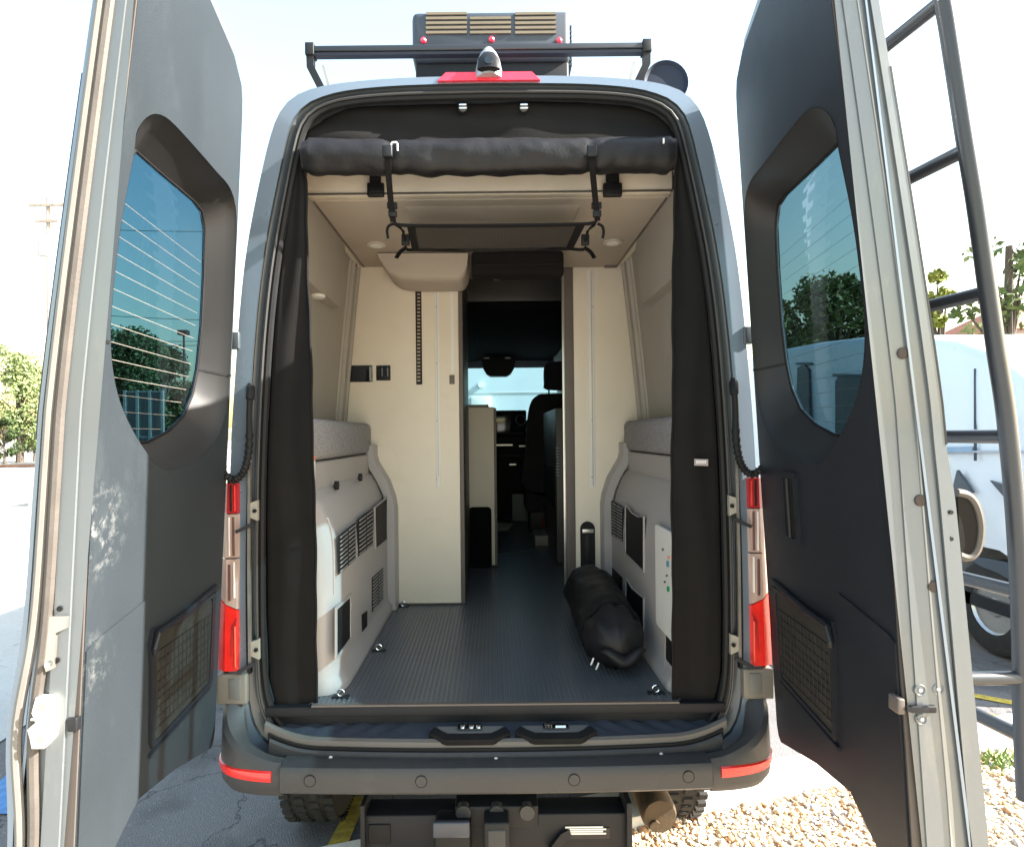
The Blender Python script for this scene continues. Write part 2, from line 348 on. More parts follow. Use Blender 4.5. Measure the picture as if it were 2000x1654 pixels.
sheet('roadside_kerb', [(-46, 38), (-22, 38), (-22, 38.6), (-46, 38.6)], .14, mat('red_brown_kerb', (.32, .15, .09), .9, 0, .2, 3), thick=.14)
# pebbles on the gravel bed: beyond counting
import numpy as np
rng = np.random.default_rng(3)
def pebbles(n, cols):
    V = []; Fc = []; MI = []
    base = np.array([(1, 0, 0), (-1, 0, 0), (0, 1, 0), (0, -1, 0), (0, 0, 1), (0, 0, -1)], float)
    fc = [(0, 2, 4), (2, 1, 4), (1, 3, 4), (3, 0, 4), (2, 0, 5), (1, 2, 5), (3, 1, 5), (0, 3, 5)]
    t = rng.uniform(-.6, 4.2, n); s = -rng.uniform(.01, 1, n)**1.3*1.3
    for i in range(n):
        q = ka+kd*float(t[i])+kn*float(s[i]); r = rng.uniform(.004, .015)*(1 if i % 7 else 1.9)
        sc = rng.uniform(.6, 1.2, 3)*r; sc[2] *= .7; a = rng.uniform(0, 6.28)
        c, sn = math.cos(a), math.sin(a); v = base*sc+rng.normal(0, r*.16, (6, 3))
        x = v[:, 0]*c-v[:, 1]*sn+q.x; y = v[:, 0]*sn+v[:, 1]*c+q.y; z = v[:, 2]+.047+rng.uniform(0, .006)
        b = len(V); V += list(zip(x, y, z)); Fc += [tuple(b+k for k in f) for f in fc]; MI += [i % len(cols)]*8
    me = bpy.data.meshes.new('gravel'); me.from_pydata(V, [], Fc)
    for c in cols: me.materials.append(c)
    me.polygons.foreach_set('material_index', MI); me.polygons.foreach_set('use_smooth', [True]*len(Fc)); return me
gcols = [mat('pebble_'+k, c, .85, 0, .25, 40) for k, c in (('tan', (.55, .38, .22)), ('cream', (.70, .62, .50)), ('rust', (.42, .23, .12)), ('white', (.78, .74, .68)), ('grey', (.36, .34, .34)), ('sand', (.62, .48, .30)))]
g = link('gravel', pebbles(22000, gcols)); tag(g, kind='stuff')
# low weeds by the kerb
wm = mat('weed_leaf', (.16, .24, .05), .7, 0, .3, 20)
b = MB()
for i in range(90):
    q = Vector(kl(2.25+random.gauss(0, .06), -.10+random.gauss(0, .05))); a = random.uniform(0, 6.28); h = random.uniform(.02, .06); ww = .012
    dx, dy = math.cos(a), math.sin(a)
    b.add([(q.x-dy*ww, q.y+dx*ww, .045), (q.x+dy*ww, q.y-dx*ww, .045), (q.x+dx*h*.8, q.y+dy*h*.8, .045+h)], [(0, 1, 2)])
tag(b.build('weeds', wm, smooth=0), kind='stuff')

# ================================================================== THE VAN
van = thing('camper_van', (0, 0, 0), 'pale blue-grey high-roof camper van with both rear doors swung wide open', 'van')
def part(b, name, m, parent=None, **k): return b.build(name, m, parent or van, **k)
def face(b, name, m, parent=None, **k): return part(b, name, m, parent, **k)

O_ = [(0, 147), (160, 149), (270, 156), (340, 167), (382, 184), (410, 214), (430, 265), (451, 350), (470, 440), (483, 520), (494, 620), (502, 720), (510, 830), (515, 940), (520, 1100), (522, 1300), (522, 1430), (515, 1500), (0, 1500)]
M_ = [(0, 163), (160, 165), (270, 173), (330, 187), (366, 207), (390, 245), (414, 345), (436, 450), (452, 550), (463, 650), (471, 750), (479, 900), (485, 1100), (485, 1300), (478, 1395), (440, 1452), (330, 1474), (0, 1480)]
S_ = [(0, 183), (180, 186), (280, 194), (332, 210), (362, 238), (380, 300), (401, 400), (419, 500), (432, 600), (441, 700), (450, 850), (455, 1000), (457, 1200), (453, 1330), (438, 1390), (405, 1428), (320, 1445), (0, 1452)]
NL = 90
def loopY(half, Y, dh=0.0, n=NL):
    hp = [Vector((hx+dh, y + (dh if y > 1000 else -dh)*0, 0)) for hx, y in half]
    sm = spline(hp[:-1], 4)+[hp[-1]]
    hp = resample(sm, n)
    r = [Vector((P(h.x, h.y)[0], Y, P(h.x, h.y)[1])) for h in hp]
    return [p.copy() for p in r]+[Vector((-p.x, Y, p.z)) for p in r[::-1][1:-1]]
def grow(L, k):
    c = Vector((0, 0, 1.9)); out = []
    for p in L:
        d = Vector((p.x-c.x, 0, p.z-c.z)); q = p.copy()
        q.x += math.copysign(min(abs(d.x), k), d.x) if abs(d.x) > 1e-6 else 0
        q.z += math.copysign(min(abs(d.z)*.2, k), d.z); out.append(q)
    return out
OL = loopY(O_, .0)
def yset(L, Y): return [Vector((p.x, Y, p.z)) for p in L]
far = [Vector((p.x*1.02 if abs(p.x) < .9 else p.x*1.03, 5.2, p.z)) for p in OL]
cut = lambda L: L
shell = MB(); shell.loft([far, grow(yset(OL, 1.0), .03), grow(yset(OL, .25), .022), grow(yset(OL, .08), .014), grow(yset(OL, .03), .006), yset(OL, .004), yset(loopY(M_, 0), .0)])
# nose closed off except for the windscreen
WS = (-.80, .80, 1.97, 2.62)     # windscreen opening at the front
fl = [(p.x, p.z) for p in far]
shell.plate(fl, [[(WS[0], WS[2]), (WS[1], WS[2]), (WS[1], WS[3]), (WS[0], WS[3])]], lambda u, v, o: (u, o, v), 5.2, 5.24)
body = part(shell, 'body_shell', PAINT)
jm = MB(); ML = loopY(M_, 0); SL = loopY(S_, 0)
jm.loft([yset(ML, 0.002), yset(ML, .016), [a.lerp(b_, .35) for a, b_ in zip(yset(ML, .03), yset(SL, .03))], [a.lerp(b_, .45) for a, b_ in zip(yset(ML, .022), yset(SL, .022))], yset(SL, .03), yset(SL, .14)])
part(jm, 'door_jamb', JAMBG)
sl_ = loopY(S_, .018)
part(MB().tube(sl_, .0125, 8, closed=True), 'door_seal', RUB)
part(MB().tube([a.lerp(b_, .28) for a, b_ in zip(yset(SL, .006), yset(ML, .006))], .005, 6, closed=True), 'inner_weatherstrip', mat('charcoal_strip', (.035, .034, .034), .6))

# rear step and sill
b = MB(); zf = .8625
b.box(-.80, .80, -.004, .03, zf-.036, zf-.002, bev=.003)
part(b, 'sill_plate', BLKM)
part(MB().box(-.82, .82, .03, .13, zf-.04, zf-.006), 'sill_deck', RUB)
part(MB().box(-.64, .64, -.007, .012, zf-.001, zf+.005), 'floor_edge_trim', BROWNE)
b = MB()                                      # step pan with sweeping ribs
def hx_at(Lst, y):
    for (a, ya), (c, yc) in zip(Lst, Lst[1:]):
        if ya <= y <= yc: return a+(c-a)*(y-ya)/(yc-ya)
    return Lst[-1][0]
NX, NY = 120, 10
vs = []; fs = []
for j in range(NY+1):
    t = j/NY
    for i in range(NX+1):
        u = -1+2*i/NX; half = .80-.055*t*t-.02*t
        x = u*half; y = .10-.17*t-.03*t*abs(u)**0*0+.02*u*u*t; z = .812-.042*t
        r = abs(x)
        if r > .24: z += .0055*math.sin((r-.24-.25*t)*2*math.pi/.085)*min(1, (r-.24)/.1)*math.sin(math.pi*min(1, t*1.05))
        vs.append((x, y, z))
for j in range(NY):
    for i in range(NX): a = j*(NX+1)+i; fs.append((a, a+1, a+NX+2, a+NX+1))
b.add(vs, fs); part(b, 'step_plate', STEP, smooth=60)
# front lip of the step, brown band and dark seal
def bow(x, Y0, k=.045): return Y0+k*(abs(x)/.8)**2.4
def sweep(prof, x0, x1, n, name, m, k=.045, end=None, parent=None):
    L = []
    for i in range(n+1):
        x = x0+(x1-x0)*i/n; zz = (end(x) if end else 0)
        L.append([Vector((x, bow(x, y, k), z+zz)) for y, z in prof])
    bb = MB(); bb.loft(L, caps=True); return part(bb, name, m, parent)
lift = lambda x: .05*max(0, (abs(x)-.60)/.2)**2
sweep([(-.060, .735), (-.060, .776), (-.072, .780), (-.084, .774), (-.086, .735)], -.79, .79, 48, 'step_lip', mat('step_lip_plastic', (.12, .11, .10), .4, 0, .1, 5), end=lift)
sweep([(-.088, .720), (-.088, .757), (-.092, .757), (-.094, .720)], -.775, .775, 48, 'lip_seal', RUB, end=lift)  # black rubber seal strip along the lip
sweep([(-.095, .70), (-.095, .746), (-.100, .749), (-.108, .742), (-.110, .70)], -.765, .765, 48, 'lower_lip', BUMP_M, end=lift)
for x in (-.55, 0.0, .55):
    part(MB().cyl((x, bow(x, -.111), .733+lift(x)), (x, bow(x, -.118), .731+lift(x)), .007, 10), 'lip_clip', WHITEP)
# latch wells in the step
for i, xc in enumerate((-.088, .205)):
    b = MB(); xs = [(-.145, 0), (-.075, -.0), (.075, 0), (.145, 0)]
    path = [(xc-.130, -.045, .788), (xc-.075, -.083, .784), (xc+.075, -.083, .784), (xc+.130, -.045, .788)]
    b.ribbon(path, .030, .022, (0, -.3, 1)); part(b, 'latch_well_rib', RUB)
    wb = MB(); wb.add([(xc-.115, -.02, .797), (xc+.115, -.02, .797), (xc+.07, -.076, .790), (xc-.07, -.076, .790)], [(0, 1, 2, 3)])
    lw = part(wb, 'latch_well', mat('well_plastic', (.17, .16, .15), .4), smooth=0)
    lb = MB()
    if i == 0: 
        lb.box(xc-.042, xc+.042, -.050, -.018, .797, .803)
        for q in (-.025, .005, .03): lb.cyl((xc+q, -.036, .803), (xc+q, -.036, .811), .009, 12)
    else:
        lb.box(xc-.042, xc+.045, -.048, -.018, .797, .802); lb.cyl((xc-.024, -.036, .802), (xc-.024, -.036, .812), .014, 14); lb.box(xc, xc+.035, -.04, -.028, .802, .808)
    part(lb, 'floor_latch', CHROME)

# bumper centre and wrap-round corners
BP = [(-.098, .735), (-.128, .737), (-.160, .730), (-.166, .722), (-.170, .70), (-.168, .655), (-.150, .640), (-.10, .636), (-.05, .66), (-.05, .72)]
bc = sweep(BP, -.700, .700, 40, 'bumper_centre', BUMP_M, k=.022)
for i, x in enumerate((-.60, -.24, .25, .62)):
    y = bow(x, -.170, .022)
    part(MB().cyl((x, y+.01, .694), (x, y-.0015, .694), .017, 20), 'parking_sensor', BUMP_M)
    # thin ring
    ring = [(x+.0185*math.cos(a), y-.0005, .694+.0185*math.sin(a)) for a in [k*math.pi/12 for k in range(24)]]
    part(MB().tube(ring, .0012, 5, closed=True), 'sensor_ring', RUB)
for sd in (-1, 1):
    path = resample(spline([(.703, -.147), (.78, -.138), (.85, -.108), (.893, -.055), (.912, .02), (.918, .12), (.92, .30)], 6), 22) if 0 else resample(spline([Vector((a, c, 0)) for a, c in ((.703, -.148), (.79, -.140), (.875, -.115), (.930, -.062), (.952, .01), (.958, .12), (.96, .30))], 6), 24)
    L = []
    for k, p in enumerate(path):
        t = k/23; nrm = Vector((path[min(k+1, 23)]-path[max(k-1, 0)])); nrm = Vector((nrm.y, -nrm.x, 0)).normalized()
        top = .737+.16*min(1, (t/.52))**1.6
        prof = []
        for off, z in ((-.075, top-.02), (-.050, top), (-.020, top-.002-.0*t), (-.006, top-.02), (.0, .70+.02*t), (.001, .69), (-.003, .655), (-.02, .628), (-.075, .62), (-.10, .66)):
            prof.append(Vector((sd*(p.x+nrm.x*off), p.y+nrm.y*off, z)))
        L.append(prof)
    bb = MB(); bb.loft(L, caps=True)
    part(bb, 'bumper_corner', BUMP_M)
    rp = []
    for k, p in enumerate(path[1:15]):
        nrm = Vector((path[k+2]-path[k])); nrm = Vector((nrm.y, -nrm.x, 0)).normalized()
        hh = .018*(1-(k/13)**2*.75); zc = .700+.006*k/13
        q = Vector((p.x+nrm.x*.001, p.y+nrm.y*.001, 0))
        rp.append([Vector((sd*(q.x+nrm.x*a), q.y+nrm.y*a, zc+dz*hh)) for a, dz in ((-.004, 1), (.004, .8), (.006, 0), (.004, -.8), (-.004, -1))])
    part(MB().loft(rp, caps=True), 'bumper_reflector', LAMPR)
    # tail lamp: four coloured sections over a dark housing, wrapping the corner
    def lampx(y): return 486+6*(y-938)/400
    def lamp(y0, y1, m, nm, hx0=None, slant=0, par=None):
        bb = MB(); L = []
        for y in (y0, y1):
            x0, z = P(lampx(y), y); x1 = x0+.075+.01*(y-938)/400
            L.append([Vector((sd*x0, .0, z)), Vector((sd*(x0+.008), -.014, z)), Vector((sd*(x0+.045), -.016, z)), Vector((sd*x1, .01, z)), Vector((sd*(x1+.012), .09, z)), Vector((sd*(x0+.03), .10, z))])
        if slant:
            for v_, d_ in zip(L[0], (slant, slant*.8, 0, -slant*.3, -slant*.4, 0)): v_.z += d_ if nm == 'lower' else 0
        bb.loft(L, caps=True); return part(bb, 'lamp_lens', m, par)
    hb = MB(); x0, z0 = P(480, 1312); x1, z1 = P(478, 930)
    hb.loft([[Vector((sd*(x0-.002), .004, z0)), Vector((sd*(x0+.09), .004, z0)), Vector((sd*(x0+.09), .09, z0)), Vector((sd*(x0-.002), .09, z0))],
             [Vector((sd*(x1-.002), .004, z1)), Vector((sd*(x1+.075), .004, z1)), Vector((sd*(x1+.075), .09, z1)), Vector((sd*(x1-.002), .09, z1))]], caps=True)
    lampo = part(hb, 'tail_lamp', BLK)
    def sec(y0, y1, m, s0=0, s1=0):
        bb = MB(); L = []
        for y, sl2 in ((y0, s0), (y1, s1)):
            xa, z = P(lampx(y)+8, y); wd = .062+.012*(y-938)/400
            L.append([Vector((sd*xa, .004, z-sl2)), Vector((sd*(xa+.006), -.013, z-sl2*.8)), Vector((sd*(xa+wd*.6), -.017, z)), Vector((sd*(xa+wd), .0, z+sl2)), Vector((sd*(xa+wd+.015), .08, z+sl2))])
        bb.loft(L, caps=True); return part(bb, 'lens_section', m, lampo)
    sec(938, 996, LAMPD); sec(998, 1082, LAMPC); sec(1085, 1172, LAMPC, 0, .022); sec(1175, 1302, LAMPR, .022, 0)
    for yy0, yy1, dxa, wd_, m_ in ((1003, 1078, .012, .006, mat('lamp_reflector_dark', (.12, .06, .055), .3)), (1003, 1078, .028, .004, WHITEP), (1090, 1160, .010, .005, WHITEP), (1095, 1165, .024, .008, mat('lamp_reflector_dark', (.12, .06, .055), .3)), (1215, 1295, .006, .004, mat('lamp_bright_red', (.9, .12, .06), .2)), (942, 992, .010, .004, LAMPR), (942, 992, .022, .006, RUB)):
        xb, zb1 = P(lampx((yy0+yy1)/2)+8, yy0); zb0 = P(0, yy1)[1]
        part(MB().box(sd*(xb+dxa), sd*(xb+dxa+wd_), -.0195, -.012, zb0, zb1, bev=.001), 'lens_rib', m_, lampo)
    bb = MB(); xa = P(lampx(1250)+8, 1250)[0]
    bb.add([(sd*(xa-.001), -.0142, P(0, 1195)[1]), (sd*(xa+.02), -.0175, P(0, 1215)[1]), (sd*(xa+.024), -.0185, P(0, 1285)[1]), (sd*(xa+.014), -.0165, P(0, 1240)[1])], [(0, 1, 2, 3)])
    part(bb, 'lens_shade', LAMPD, lampo, smooth=0)
    # corner cover under the lamp
    bb = MB(); xa, z1 = P(483, 1309); _, z0 = P(0, 1368)
    bb.box(sd*xa, sd*(xa+.105), -.012, .08, z0, z1, bev=.006); cc = part(bb, 'corner_cover', mat('grey_beige_cover', (.17, .16, .14), .4, 0, .08, 9))
    bb = MB(); bb.box(sd*(xa+.02), sd*(xa+.060), -.0155, -.011, z0+.02, z1-.014, bev=.002); part(bb, 'cover_inset', mat('cover_grey', (.13, .135, .13), .4), cc)
    # vertical metal flange and hinge brackets beside the jamb
    pts = [W(962+sd*v, y, .0) for v, y in ((478, 930), (476, 1100), (474, 1300))]
    fp = [Vector((sd*P(hx, y)[0], -.004, P(hx, y)[1])) for hx, y in ((474, 900), (477, 1100), (477, 1290))]
    part(MB().ribbon(fp, .010, .012, (0, -1, 0)), 'jamb_flange', STEEL)
    for y in (992, 1262):
        hx, z = P(466, y); bb = MB()
        bb.plate([(sd*(hx-.012), z-.035), (sd*(hx+.016), z-.022), (sd*(hx+.016), z+.026), (sd*(hx-.012), z+.036)], [], lambda u, v, o: (u, o, v), -.008, .012)
        br = part(bb, 'door_hinge', mat('hinge_putty', (.36, .34, .29), .45, .1))
        part(MB().cyl((sd*(hx-.004), -.009, z), (sd*(hx-.004), -.015, z), .007, 10), 'hinge_bolt', RUB, br)
        part(MB().ribbon([(sd*(hx+.0), -.012, z-.045), (sd*(hx+.055), -.03, z-.07)], .012, .012, (0, -1, 0)), 'hinge_strap', BLKM, br)
    # corrugated cable boot between body and door
    cp = spline([Vector((sd*P(hx, y)[0], yy, P(hx, y)[1])) for hx, y, yy in ((474, 745, .01), (468, 765, -.02), (469, 800, -.025), (470, 870, -.028), (478, 912, -.035), (496, 930, -.04), (520, 915, -.04))], 14)
    rr = [.0125+.0022*math.sin(i*1.9) if i > 34 else (.015 if 6 < i < 20 else .0105) for i in range(len(cp))]
    part(MB().tube(cp, rr, 10), 'cable_boot', RUB)
    # body badge-like jamb fitting above
    hx, z = P(500, 660); part(MB().box(sd*(hx-.014), sd*(hx+.02), -.006, .02, z-.03, z+.03, bev=.004), 'jamb_buffer', JAMBG)

# roof fittings
b = MB(); L = []
for sx in (-1, 1): pass
tl = MB(); prof = lambda x, zz: Vector((x, 0, zz))
z0, z1 = P(0, 161)[1], P(0, 141)[1]
tl.loft([[Vector((x*.176*BACK/2.08*1.0, y, z)) for x in (-1, 1) for y in ()] or [Vector((-.178, -.012, z0)), Vector((.178, -.012, z0)), Vector((.178, .06, z0)), Vector((-.178, .06, z0))],
         [Vector((-.150, .0, z1)), Vector((.150, .0, z1)), Vector((.150, .07, z1)), Vector((-.150, .07, z1))]], caps=True)
hl = part(tl, 'high_brake_lamp', mat('pink_red_lamp', (.78, .03, .06), .25, 0, .08, 20, coat=.4))
cb = MB(); prof = []
for k, (z, rx, ry) in enumerate(((z0+.012, .050, .05), (z0+.05, .047, .05), (z0+.085, .040, .05), (z0+.105, .032, .045), (z0+.122, .020, .035), (z0+.132, .004, .01))):
    prof.append([Vector((rx*math.cos(a), .015+ry*math.sin(a)+.02*k/5, z)) for a in [j*math.pi/10 for j in range(20)]])
cb.loft(prof, caps=True)
cmo = part(cb, 'reversing_camera', mat('camera_pod_silver', (.40, .43, .47), .25, .3), smooth=60)
part(MB().tube([(0, -.040, z0+.02), (0, -.034, z0+.06), (0, -.018, z0+.088)], [.040, .036, .022], 14, flat=.35, up=(0, 1, .2)), 'camera_face', BLK, cmo)
part(MB().cyl((0, -.049, z0+.045), (0, -.054, z0+.045), .014, 14), 'camera_lens', SCREENB, cmo)
# crossbar of the roof rack
za = W(935, 100, .06).z
xl, xr = W(607, 97, .06).x, W(1262, 92, .06).x
rk = part(MB().box(xl, xr, .045, .080, za-.004, za+.016, bev=.003), 'roof_rack_bar', RACKP)
part(MB().box(xl, xr, .050, .075, za-.016, za-.006), 'rack_channel', mat('blue_violet_rack_edge', (.018, .018, .03), .4, .1), rk)
for sd, x in ((-1, xl), (1, xr)):
    f = MB(); f.box(x-.016, x+.016, .040, .085, za-.018, za+.026, bev=.003)
    f.ribbon([(x-sd*.0, .06, za-.01), (x-sd*.0, .06, za-.055), (x-sd*.055, .07, za-.165)], .026, .026, (0, 1, 0)); part(f, 'rack_foot', BLKM, rk)
    part(MB().ribbon([(x-sd*.045, .055, za-.05), (x-sd*.075, .065, za-.165)], .010, .012, (0, 1, 0)), 'rack_brace', STEEL, rk)
dm = MB(); dc = W(1297, 170, .16)
dm.loft([[Vector((dc.x+r_*math.cos(a), .16+yy, dc.z+.0+r_*math.sin(a))) for a in [k*math.pi/16 for k in range(32)]] for yy, r_ in ((-.02, .070), (-.03, .082), (.05, .085), (.06, .07))], caps=True)
part(dm, 'roof_awning_end', mat('navy_cap', (.02, .028, .05), .6, spec=.2))
# air conditioner
acx0, acx1 = W(804, 60, .15).x, W(1114, 60, .15).x; act = W(960, 20, .15).z; acb = P(0, 150)[1]-.02
ac = part(MB().box(acx0, acx1, .15, .85, act-.185, act, bev=.022), 'roof_air_conditioner', ACM)
part(MB().box(acx0+.01, acx1-.004, .17, .84, acb, act-.18, bev=.01), 'conditioner_base', BLK, ac)
for k in range(3):
    part(MB().box(acx0+.02, acx1-.01, .160, .175, acb+.03+k*.028, acb+.04+k*.028), 'base_rib', BLKM, ac)
for gx0, gx1, rows in ((832, 912, 5), (918, 998, 4), (1006, 1086, 5)):
    for k in range(rows):
        y = 28+ (5-rows)*9 + k*9.2
        a, c = W(gx0, y, .148), W(gx1, y, .148)
        part(MB().box(a.x, c.x, .1445, .153, a.z-.0048, a.z+.0048), 'vent_slat', VENTB, ac)
for k in range(9):
    z = act-.03-k*.018; part(MB().box(acx1-.004, acx1+.012, .20, .80, z-.005, z+.004), 'side_fin', ACM, ac)
for x, y in ((827, 80), (960, 78), (1092, 80)):
    p = W(x, y, .148); part(MB().tube([(p.x, .152, p.z), (p.x, .143, p.z), (p.x, .137, p.z)], [.0115, .0105, .004], 12), 'marker_light', mat('pink_marker', (.80, .06, .12), .25, coat=.5), ac)

# ------------------------------------------------------------------ rear doors
HY, DL = -.03, .77
def dX(u, z, off): return .955-.055*(z-.95)-.045*u-.053*u*(max(0, z-1.85)/.88)**1.2+off*(1+.24*(1.9-z)*u)
def DW(sd, u, z, off=0.0): return Vector((sd*(dX(u, z, off)+((.002-.020*u) if sd > 0 else 0)), HY-DL*u, z))   # the right door stands a little further closed
def D2(px, py, off=0.0):          # photo pixel -> (u, z) on the door plane
    dx, dy = unroll(px, py); Z = 1.7
    for _ in range(40):
        z = EYE-dy*Z/F; u = (HY+BACK-Z)/DL; X = dX(u, z, off); Z = .5*Z+.5*X*F/abs(dx)
    return u, EYE-dy*Z/F
def smoothpoly(pts, n=4, closed=True): return [(p.x, p.y) for p in spline([Vector((a, c, 0)) for a, c in pts], n, closed)]
trim_l = [(470, 182), (476, 300), (474, 420), (463, 540), (455, 640), (447, 740), (441, 860), (434, 1000), (427, 1180), (421, 1300), (416, 1400), (411, 1437)]
hin = [D2(*q) for q in trim_l]
TRIM_OUT = [(max(.0, min(.03, u)), z) for u, z in hin]
TRIM_OUT = [(.035, 2.995), (.012, 2.955), (.004, 2.90), (.002, 2.5), (.002, 2.0), (.002, 1.2), (.004, .80), (.016, .765), (.04, .752), D2(340, 1503), D2(270, 1560), D2(205, 1613), (.86, .79), (.985, .70), (.985, 1.3), (.985, 2.0), (.985, 2.6), (.985, 3.035), (.5, 3.035), (.16, 3.035)]
rev = [(262, 300), (266, 262), (280, 236), (300, 223), (322, 228), (345, 248), (385, 292), (425, 338), (446, 362), (458, 392), (463, 440), (460, 520), (456, 620), (450, 700), (446, 770), (438, 820), (420, 862), (392, 893), (358, 913), (325, 918), (300, 900), (272, 862), (248, 818), (230, 770), (219, 710), (216, 640), (222, 560), (236, 440)]
REV = [D2(*q) for q in rev]
REV = [(max(.012, u), z) for u, z in REV]
REVS = [(max(.011, a), c) for a, c in smoothpoly(REV, 3)]
gls = [(262, 294), (300, 328), (345, 366), (378, 394), (393, 414), (399, 450), (397, 540), (392, 640), (384, 720), (374, 770), (356, 812), (326, 842), (284, 864)]
GO = .098
GL = [D2(x, y, GO) for x, y in gls]
gm = max(z for _, z in REV)
print('REV', [(round(a, 2), round(c, 2)) for a, c in REV]); print('GL', [(round(a, 2), round(c, 2)) for a, c in GL]); print('TR', [(round(a, 2), round(c, 2)) for a, c in TRIM_OUT])
def door(sd):
    lab = 'left rear door, its inner trim lit pale and dusty' if sd < 0 else 'right rear door with dark inner trim and ladder outside'
    D = lambda u, z, o=0.0: DW(sd, u, z, o)
    MX = lambda pts: pts
    trm = TRIM_LIT if sd < 0 else TRIM
    # inner outline of the glass: from GL, closed along the reveal's free side
    gin = GL[:]
    free = [(u, z) for u, z in REV[20:]]
    free = [(u-.002, z) for u, z in free if gin[-1][1] < z < gin[0][1]]
    hole_in = gin+free
    # painted metal slab (outer skin and frame), with the window hole
    bt = [(-.004, .80), (.010, .752), (.04, .738), (D2(340, 1510)[0], D2(340, 1510)[1]), D2(205, 1622), (.80, .80), (.90, .70), (1.0, .64)]
    so_ = [(.0, 3.03)]+bt+[(1.0, 3.10), (.1, 3.10)]
    wh = [(max(.02, u), z) for u, z in hole_in]
    cx_ = .42; wh2 = [(cx_+(u-cx_)*1.03, 2.15+(z-2.15)*1.02) for u, z in REV]
    b = MB(); b.plate(so_, [wh2], D, .022, .098)
    root = b.build('rear_door', JAMBP if sd > 0 else JAMBP, van, label=lab, smooth=30)
    root_p = root
    # skin
    b = MB(); b.plate([(-.01, 3.06)]+[(u-.008, z-.012) for u, z in bt[:-1]]+[(1.012, .64), (1.012, 3.12), (.05, 3.12)], [wh], D, .0985, .104); part(b, 'outer_skin', PAINT, root_p)
    # trim with window hole
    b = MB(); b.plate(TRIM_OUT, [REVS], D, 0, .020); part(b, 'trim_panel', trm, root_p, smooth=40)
    b = MB(); b.plate([(.982, .71), (.982, 1.34), (.95, 1.352), (.67, 1.385), (.66, 1.37), (.66, .875), (.68, .862), (.82, .805)], [], D, -.004, .001); part(b, 'moulded_step', trm, root_p)
    # reveal: from the trim opening back to the glass
    N = 72
    A = resample([Vector((u, z, 0)) for u, z in REV], N, True); B = resample([Vector((u, z, 0)) for u, z in hole_in], N, True)
    # align start points by angle
    def ang(L):
        c = sum(L, Vector((0, 0, 0)))/len(L); return [math.atan2(p.y-c.y, (p.x-c.x)*1.2) for p in L]
    def at(L, K=96):
        c = Vector((.42, 2.15, 0)); out = []
        for k in range(K):
            a = -math.pi+2*math.pi*k/K; d = Vector((math.cos(a), math.sin(a), 0)); best = None
            for p, q in zip(L, L[1:]+L[:1]):
                e = q-p; den = d.x*e.y-d.y*e.x
                if abs(den) < 1e-9: continue
                w_ = p-c; t = (w_.x*e.y-w_.y*e.x)/den; s_ = (w_.x*d.y-w_.y*d.x)/den
                if t > 0 and -1e-6 <= s_ <= 1+1e-6 and (best is None or t > best): best = t
            out.append(c+d*(best or 0))
        return out
    A2, B2 = at([Vector((u, z, 0)) for u, z in REVS]), at([Vector((u, z, 0)) for u, z in hole_in])
    loops = []
    for t, o in ((0, -.0005), (.03, .010), (.33, .038), (.70, .072), (1, GO-.002)):
        loops.append([D(*(a.lerp(b_, t)).to_2d(), o) for a, b_ in zip(A2, B2)])
    b = MB(); b.loft(loops); part(b, 'window_reveal', REVEAL, root_p, smooth=50)
    kk = min((k for k in range(96) if A2[k].x < .3), key=lambda k: abs(A2[k].y-2.014))
    a3, b3 = A2[kk], B2[kk]
    sp_ = [D(*(a3.lerp(b3, t)).to_2d(), o-.001) for t, o in ((0, -.0005), (.03, .010), (.33, .038), (.70, .072), (.97, GO-.004))]
    b = MB(); b.ribbon(sp_, .007, .003, (-sd, -.6, 0)); part(b, 'reveal_seam', RUB, root_p, smooth=0)
    b = MB(); b.tube([D(p.x, p.y, GO-.004) for p in B2], .004, 6, closed=True); part(b, 'window_gasket', RUB, root_p)
    b = MB(); b.plate([(p.x, p.y) for p in B2], [], D, GO+.002, GO+.005); gp = part(b, 'window_pane', GL_L if sd < 0 else GL_R, root_p, smooth=0)
    # heater lines
    zl = [gin[0][1]-.14-k*.043 for k in range(22)]
    for k, z in enumerate(zl):
        xs = [p for p in B2]; us = []
        for p, q in zip(xs, xs[1:]+xs[:1]):
            if (p.y-z)*(q.y-z) < 0: us.append(p.x+(q.x-p.x)*(z-p.y)/(q.y-p.y))
        if len(us) < 2: continue
        u0, u1 = min(us)+.03+.03*min(1, k/6), max(us)-.01
        if u1-u0 < .05: continue
        part(MB().tube([D(u0, z, GO), D(u1, z, GO)], .0007 if sd < 0 else .0005, 4, caps=False), 'heater_line', mat('heater_line_copper', (.45, .40, .36), .5, .2) if sd < 0 else mat('heater_line_dark', (.05, .07, .07), .5), gp, smooth=0)
    # seam across the trim
    for u0, u1 in ((.000, min(u for u, z in REV if 1.9 < z < 2.1)), (max(u for u, z in REV if 1.9 < z < 2.1), .99)):
        b = MB(); b.add([D(u0, 2.010, -.0012), D(u1, 2.010, -.0012), D(u1, 2.018, -.0012), D(u0, 2.018, -.0012), D(u0, 2.010, .003), D(u1, 2.010, .003), D(u1, 2.018, .003), D(u0, 2.018, .003)], [(0, 1, 2, 3), (0, 1, 5, 4), (2, 3, 7, 6), (0, 3, 7, 4), (1, 2, 6, 5)])
        part(b, 'trim_seam', RUB, root_p, smooth=0)
    # map pocket: sunk tray with net front and a rounded lip
    po = [(.10, 1.29), (.42, 1.275), (.62, 1.30), (.635, 1.26), (.62, 1.20), (.60, .99), (.585, .97), (.10, .985), (.085, 1.0), (.085, 1.275)]
